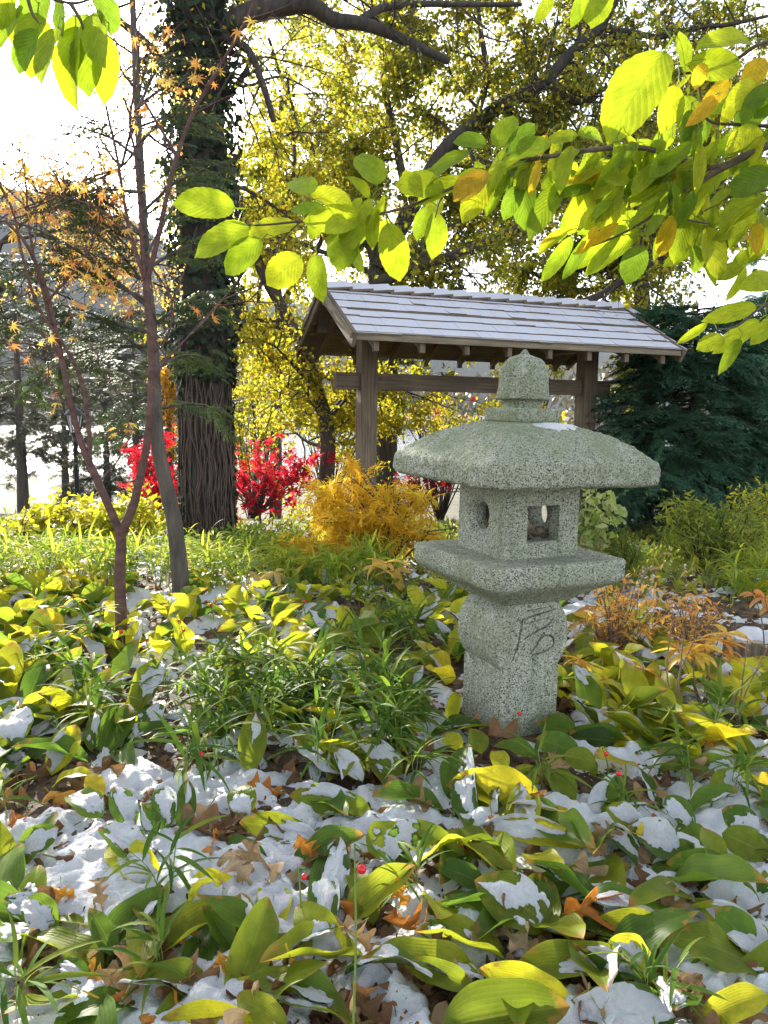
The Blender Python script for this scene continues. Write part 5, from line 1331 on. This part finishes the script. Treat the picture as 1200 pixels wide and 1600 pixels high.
OR = [(.6, .34, .05), (.62, .42, .08), (.55, .25, .05)]
whorl_plant('slim shrub with whorls of drooping orange-yellow leaves', (1098, 1105), [(1100, 1010, 0), (1085, 1022, -.05), (1128, 1020, .05), (1122, 1000, .05), (1060, 1015, .08), (1135, 990, .1)], OR, .11)
whorl_plant('low shrub with reddish-orange leaf whorls close to the carved post', (1000, 1090), [(1005, 1045, 0), (985, 1050, .05), (1025, 1050, 0), (935, 1055, 0), (905, 1030, 0)], OR, .08)
whorl_plant('shrub with salmon-orange leaves above the log edging', (1195, 1040), [(1195, 935, 0), (1180, 930, .05), (1210, 945, 0)], [(.6, .26, .08), (.55, .3, .12)], .08)
whorl_plant('withered hosta with pale yellow leaves in front of the laceleaf maple', (605, 935), [(600, 880, 0), (585, 885, -.05), (615, 892, .05)], [(.6, .42, .08), (.55, .36, .10)], .16, 'hosta', nl=5)
whorl_plant('withered buff hosta leaves among the bright bamboo grass', (430, 935), [(430, 893, 0), (400, 900, .05)], [(.55, .4, .16), (.6, .45, .15)], .13, 'hosta', nl=5)
whorl_plant('yellow hosta leaves beside the forked maple', (120, 930), [(130, 890, 0), (60, 905, .1), (95, 885, .2)], [(.55, .42, .06), (.5, .42, .05)], .15, 'hosta', nl=5)
whorl_plant('yellow hosta leaf tuft behind the forked maple', (165, 900), [(168, 862, 0)], [(.6, .44, .08)], .15, 'hosta', nl=3)
whorl_plant('large translucent amber hosta leaves behind the azalea twigs', (985, 1030), [(960, 960, .2), (1000, 950, .25), (1015, 985, .2), (935, 975, .25)], [(.5, .3, .07), (.48, .26, .06), (.4, .34, .05)], .19, 'hosta', nl=4)
whorl_plant('dry buff grass stems with two withered leaves behind the platform', (985, 945), [(1035, 865, 0), (1012, 890, 0)], [(.5, .3, .12)], .075, 'dry_stem', r=.003, nl=1)
whorl_plant('small dark-leaved shrub with broad teal leaves beside the carved post', (955, 1090), [(970, 1050, 0), (945, 1060, 0), (985, 1062, 0)], [(.03, .075, .04), (.04, .09, .04)], .07)
# bare pale twigs
for lab, foot, tops in [('bare tan twigs arching beside the snowy edging', (1155, 1140), [(1200, 1010), (1190, 1040), (1230, 1080), (1168, 1000)]), ('thin bare twigs rising in front of the azaleas', (1060, 1120), [(1070, 980), (1052, 960), (1085, 1000)])]:
    f = G(*foot); t_ = thing('bare_twigs', lab, 'twigs', f); mb = MB()
    for tx, ty in tops:
        e = P(tx, ty, f[1] + rng.uniform(-.05, .1)); mb.add(*tube(crom([f - [0, 0, .01], f * .6 + e * .4 + rng.normal(size=3) * .02, e], 6) - f, [.0042, .0018], 5))
    obj('stems', mb.mesh('stems', M_TWIG), t_)
# short upright logs edging the bed
logs = [(1138, 1012), (1152, 1014), (1167, 1018), (1182, 1021), (1197, 1024), (1212, 1027)]
M_LOG = mat_bark('log_side', (.16, .12, .08), (.36, .29, .2)); M_END = mat_simple('log_end', (.34, .28, .2), .8)
for i, (px, py) in enumerate(logs):
    f = G(px, py + 12); h_ = .07 + rng.uniform(0, .02); r_ = .027
    o = thing('edging_log', 'short upright log in the low timber edging of the bed', 'log', f, 0, 'logs edging the bed')
    V_, F_ = tube([[0, 0, -.05], [0, 0, h_ * .5], [0, 0, h_]], r_, 14); V_ = rough(V_, .002, 30, i); obj('log', MB().add(V_, F_).mesh('log', M_LOG), o)
    a = np.linspace(0, 6.283, 14, endpoint=False); V_ = np.vstack([np.c_[np.cos(a) * r_, np.sin(a) * r_, np.full(14, h_ - .001)], [[0, 0, h_ + .004]]]); obj('cut_end', MB().add(V_, np.array([[14, k, (k + 1) % 14] for k in range(14)])).mesh('cut_end', M_END), o)

# ================================================================== LAMP POST
YL = 19.0; lb = to_ground(P(118, 700, YL)); hd = P(117, 676, YL); hd2 = P(117, 640, YL)
lp = thing('lamp_post', 'black iron lamp post with a frosted glass lantern head by the lake', 'lamp post', lb)
M_IRON = mat_simple('black_iron', (.012, .012, .014), .4); M_GLASS = mat_simple('frosted_glass', (.8, .8, .78), .3, **{'Transmission Weight': .55})
hh = hd[2] - lb[2]; mb = MB()
prof_ = [(.14, 0), (.14, .25), (.10, .32), (.075, .5), (.06, .6), (.055, hh - .25), (.075, hh - .22), (.05, hh - .18), (.05, hh - .04), (.11, hh)]
V_, F_ = tube(np.c_[np.zeros(10), np.zeros(10), np.linspace(0, 1, 10)], [p[0] for p in prof_], 14); V_[:, 2] = np.repeat([p[1] for p in prof_], 14); mb.add(V_, F_); obj('pole', mb.mesh('pole', M_IRON), lp)
hz_ = hd2[2] - hd[2]; gl = [(.12, hh + .01), (.20, hh + hz_ * .75)]
V_, F_ = tube(np.c_[np.zeros(2), np.zeros(2), [0, 1]], [.12, .2], 6); V_[:, 2] = np.repeat([g_[1] for g_ in gl], 6); obj('glass', MB().add(V_, F_).mesh('glass', M_GLASS, False), lp)
mb = MB()
for k in range(6):
    a = k * math.pi / 3 + math.pi / 2; mb.add(*tube([[math.cos(a) * .125, math.sin(a) * .125, hh], [math.cos(a) * .21, math.sin(a) * .21, hh + hz_ * .76]], .013, 5))
    a2 = a + math.pi / 6; mb.add(*tube(crom([[math.cos(a) * .125, math.sin(a) * .125, hh + .02], [math.cos(a2) * .15, math.sin(a2) * .15, hh + hz_ * .35], [math.cos(a2) * .185, math.sin(a2) * .185, hh + hz_ * .74]], 4), .009, 4))
obj('cage', mb.mesh('cage', M_IRON), lp)
cp = [(.23, hh + hz_ * .75), (.24, hh + hz_ * .79), (.15, hh + hz_ * .95), (.07, hh + hz_ * 1.08), (.03, hh + hz_ * 1.15), (.035, hh + hz_ * 1.2), (.002, hh + hz_ * 1.28)]
V_, F_ = tube(np.c_[np.zeros(7), np.zeros(7), np.linspace(0, 1, 7)], [p[0] for p in cp], 14); V_[:, 2] = np.repeat([p[1] for p in cp], 14); obj('cap', MB().add(V_, F_).mesh('cap', M_IRON), lp)

# ================================================================== HAZE over the lake and hills
bm = bmesh.new(); bmesh.ops.create_cube(bm, size=1)
for v in bm.verts: v.co = Vector((v.co.x * 3400, 1290 + v.co.y * 2900, 87.5 + v.co.z * 187))
t = NT('haze_air'); vol = t.n('VolumePrincipled', {'Color': (.68, .80, 1.0), 'Density': .00028, 'Anisotropy': .0}); t.t.links.new(vol.outputs[0], t.out.inputs['Volume'])
o = obj('haze', bm_mesh(bm, 'haze', t.m)); tag(o, 'pale blue haze in the air over the lake and hills', 'haze', kind='stuff')
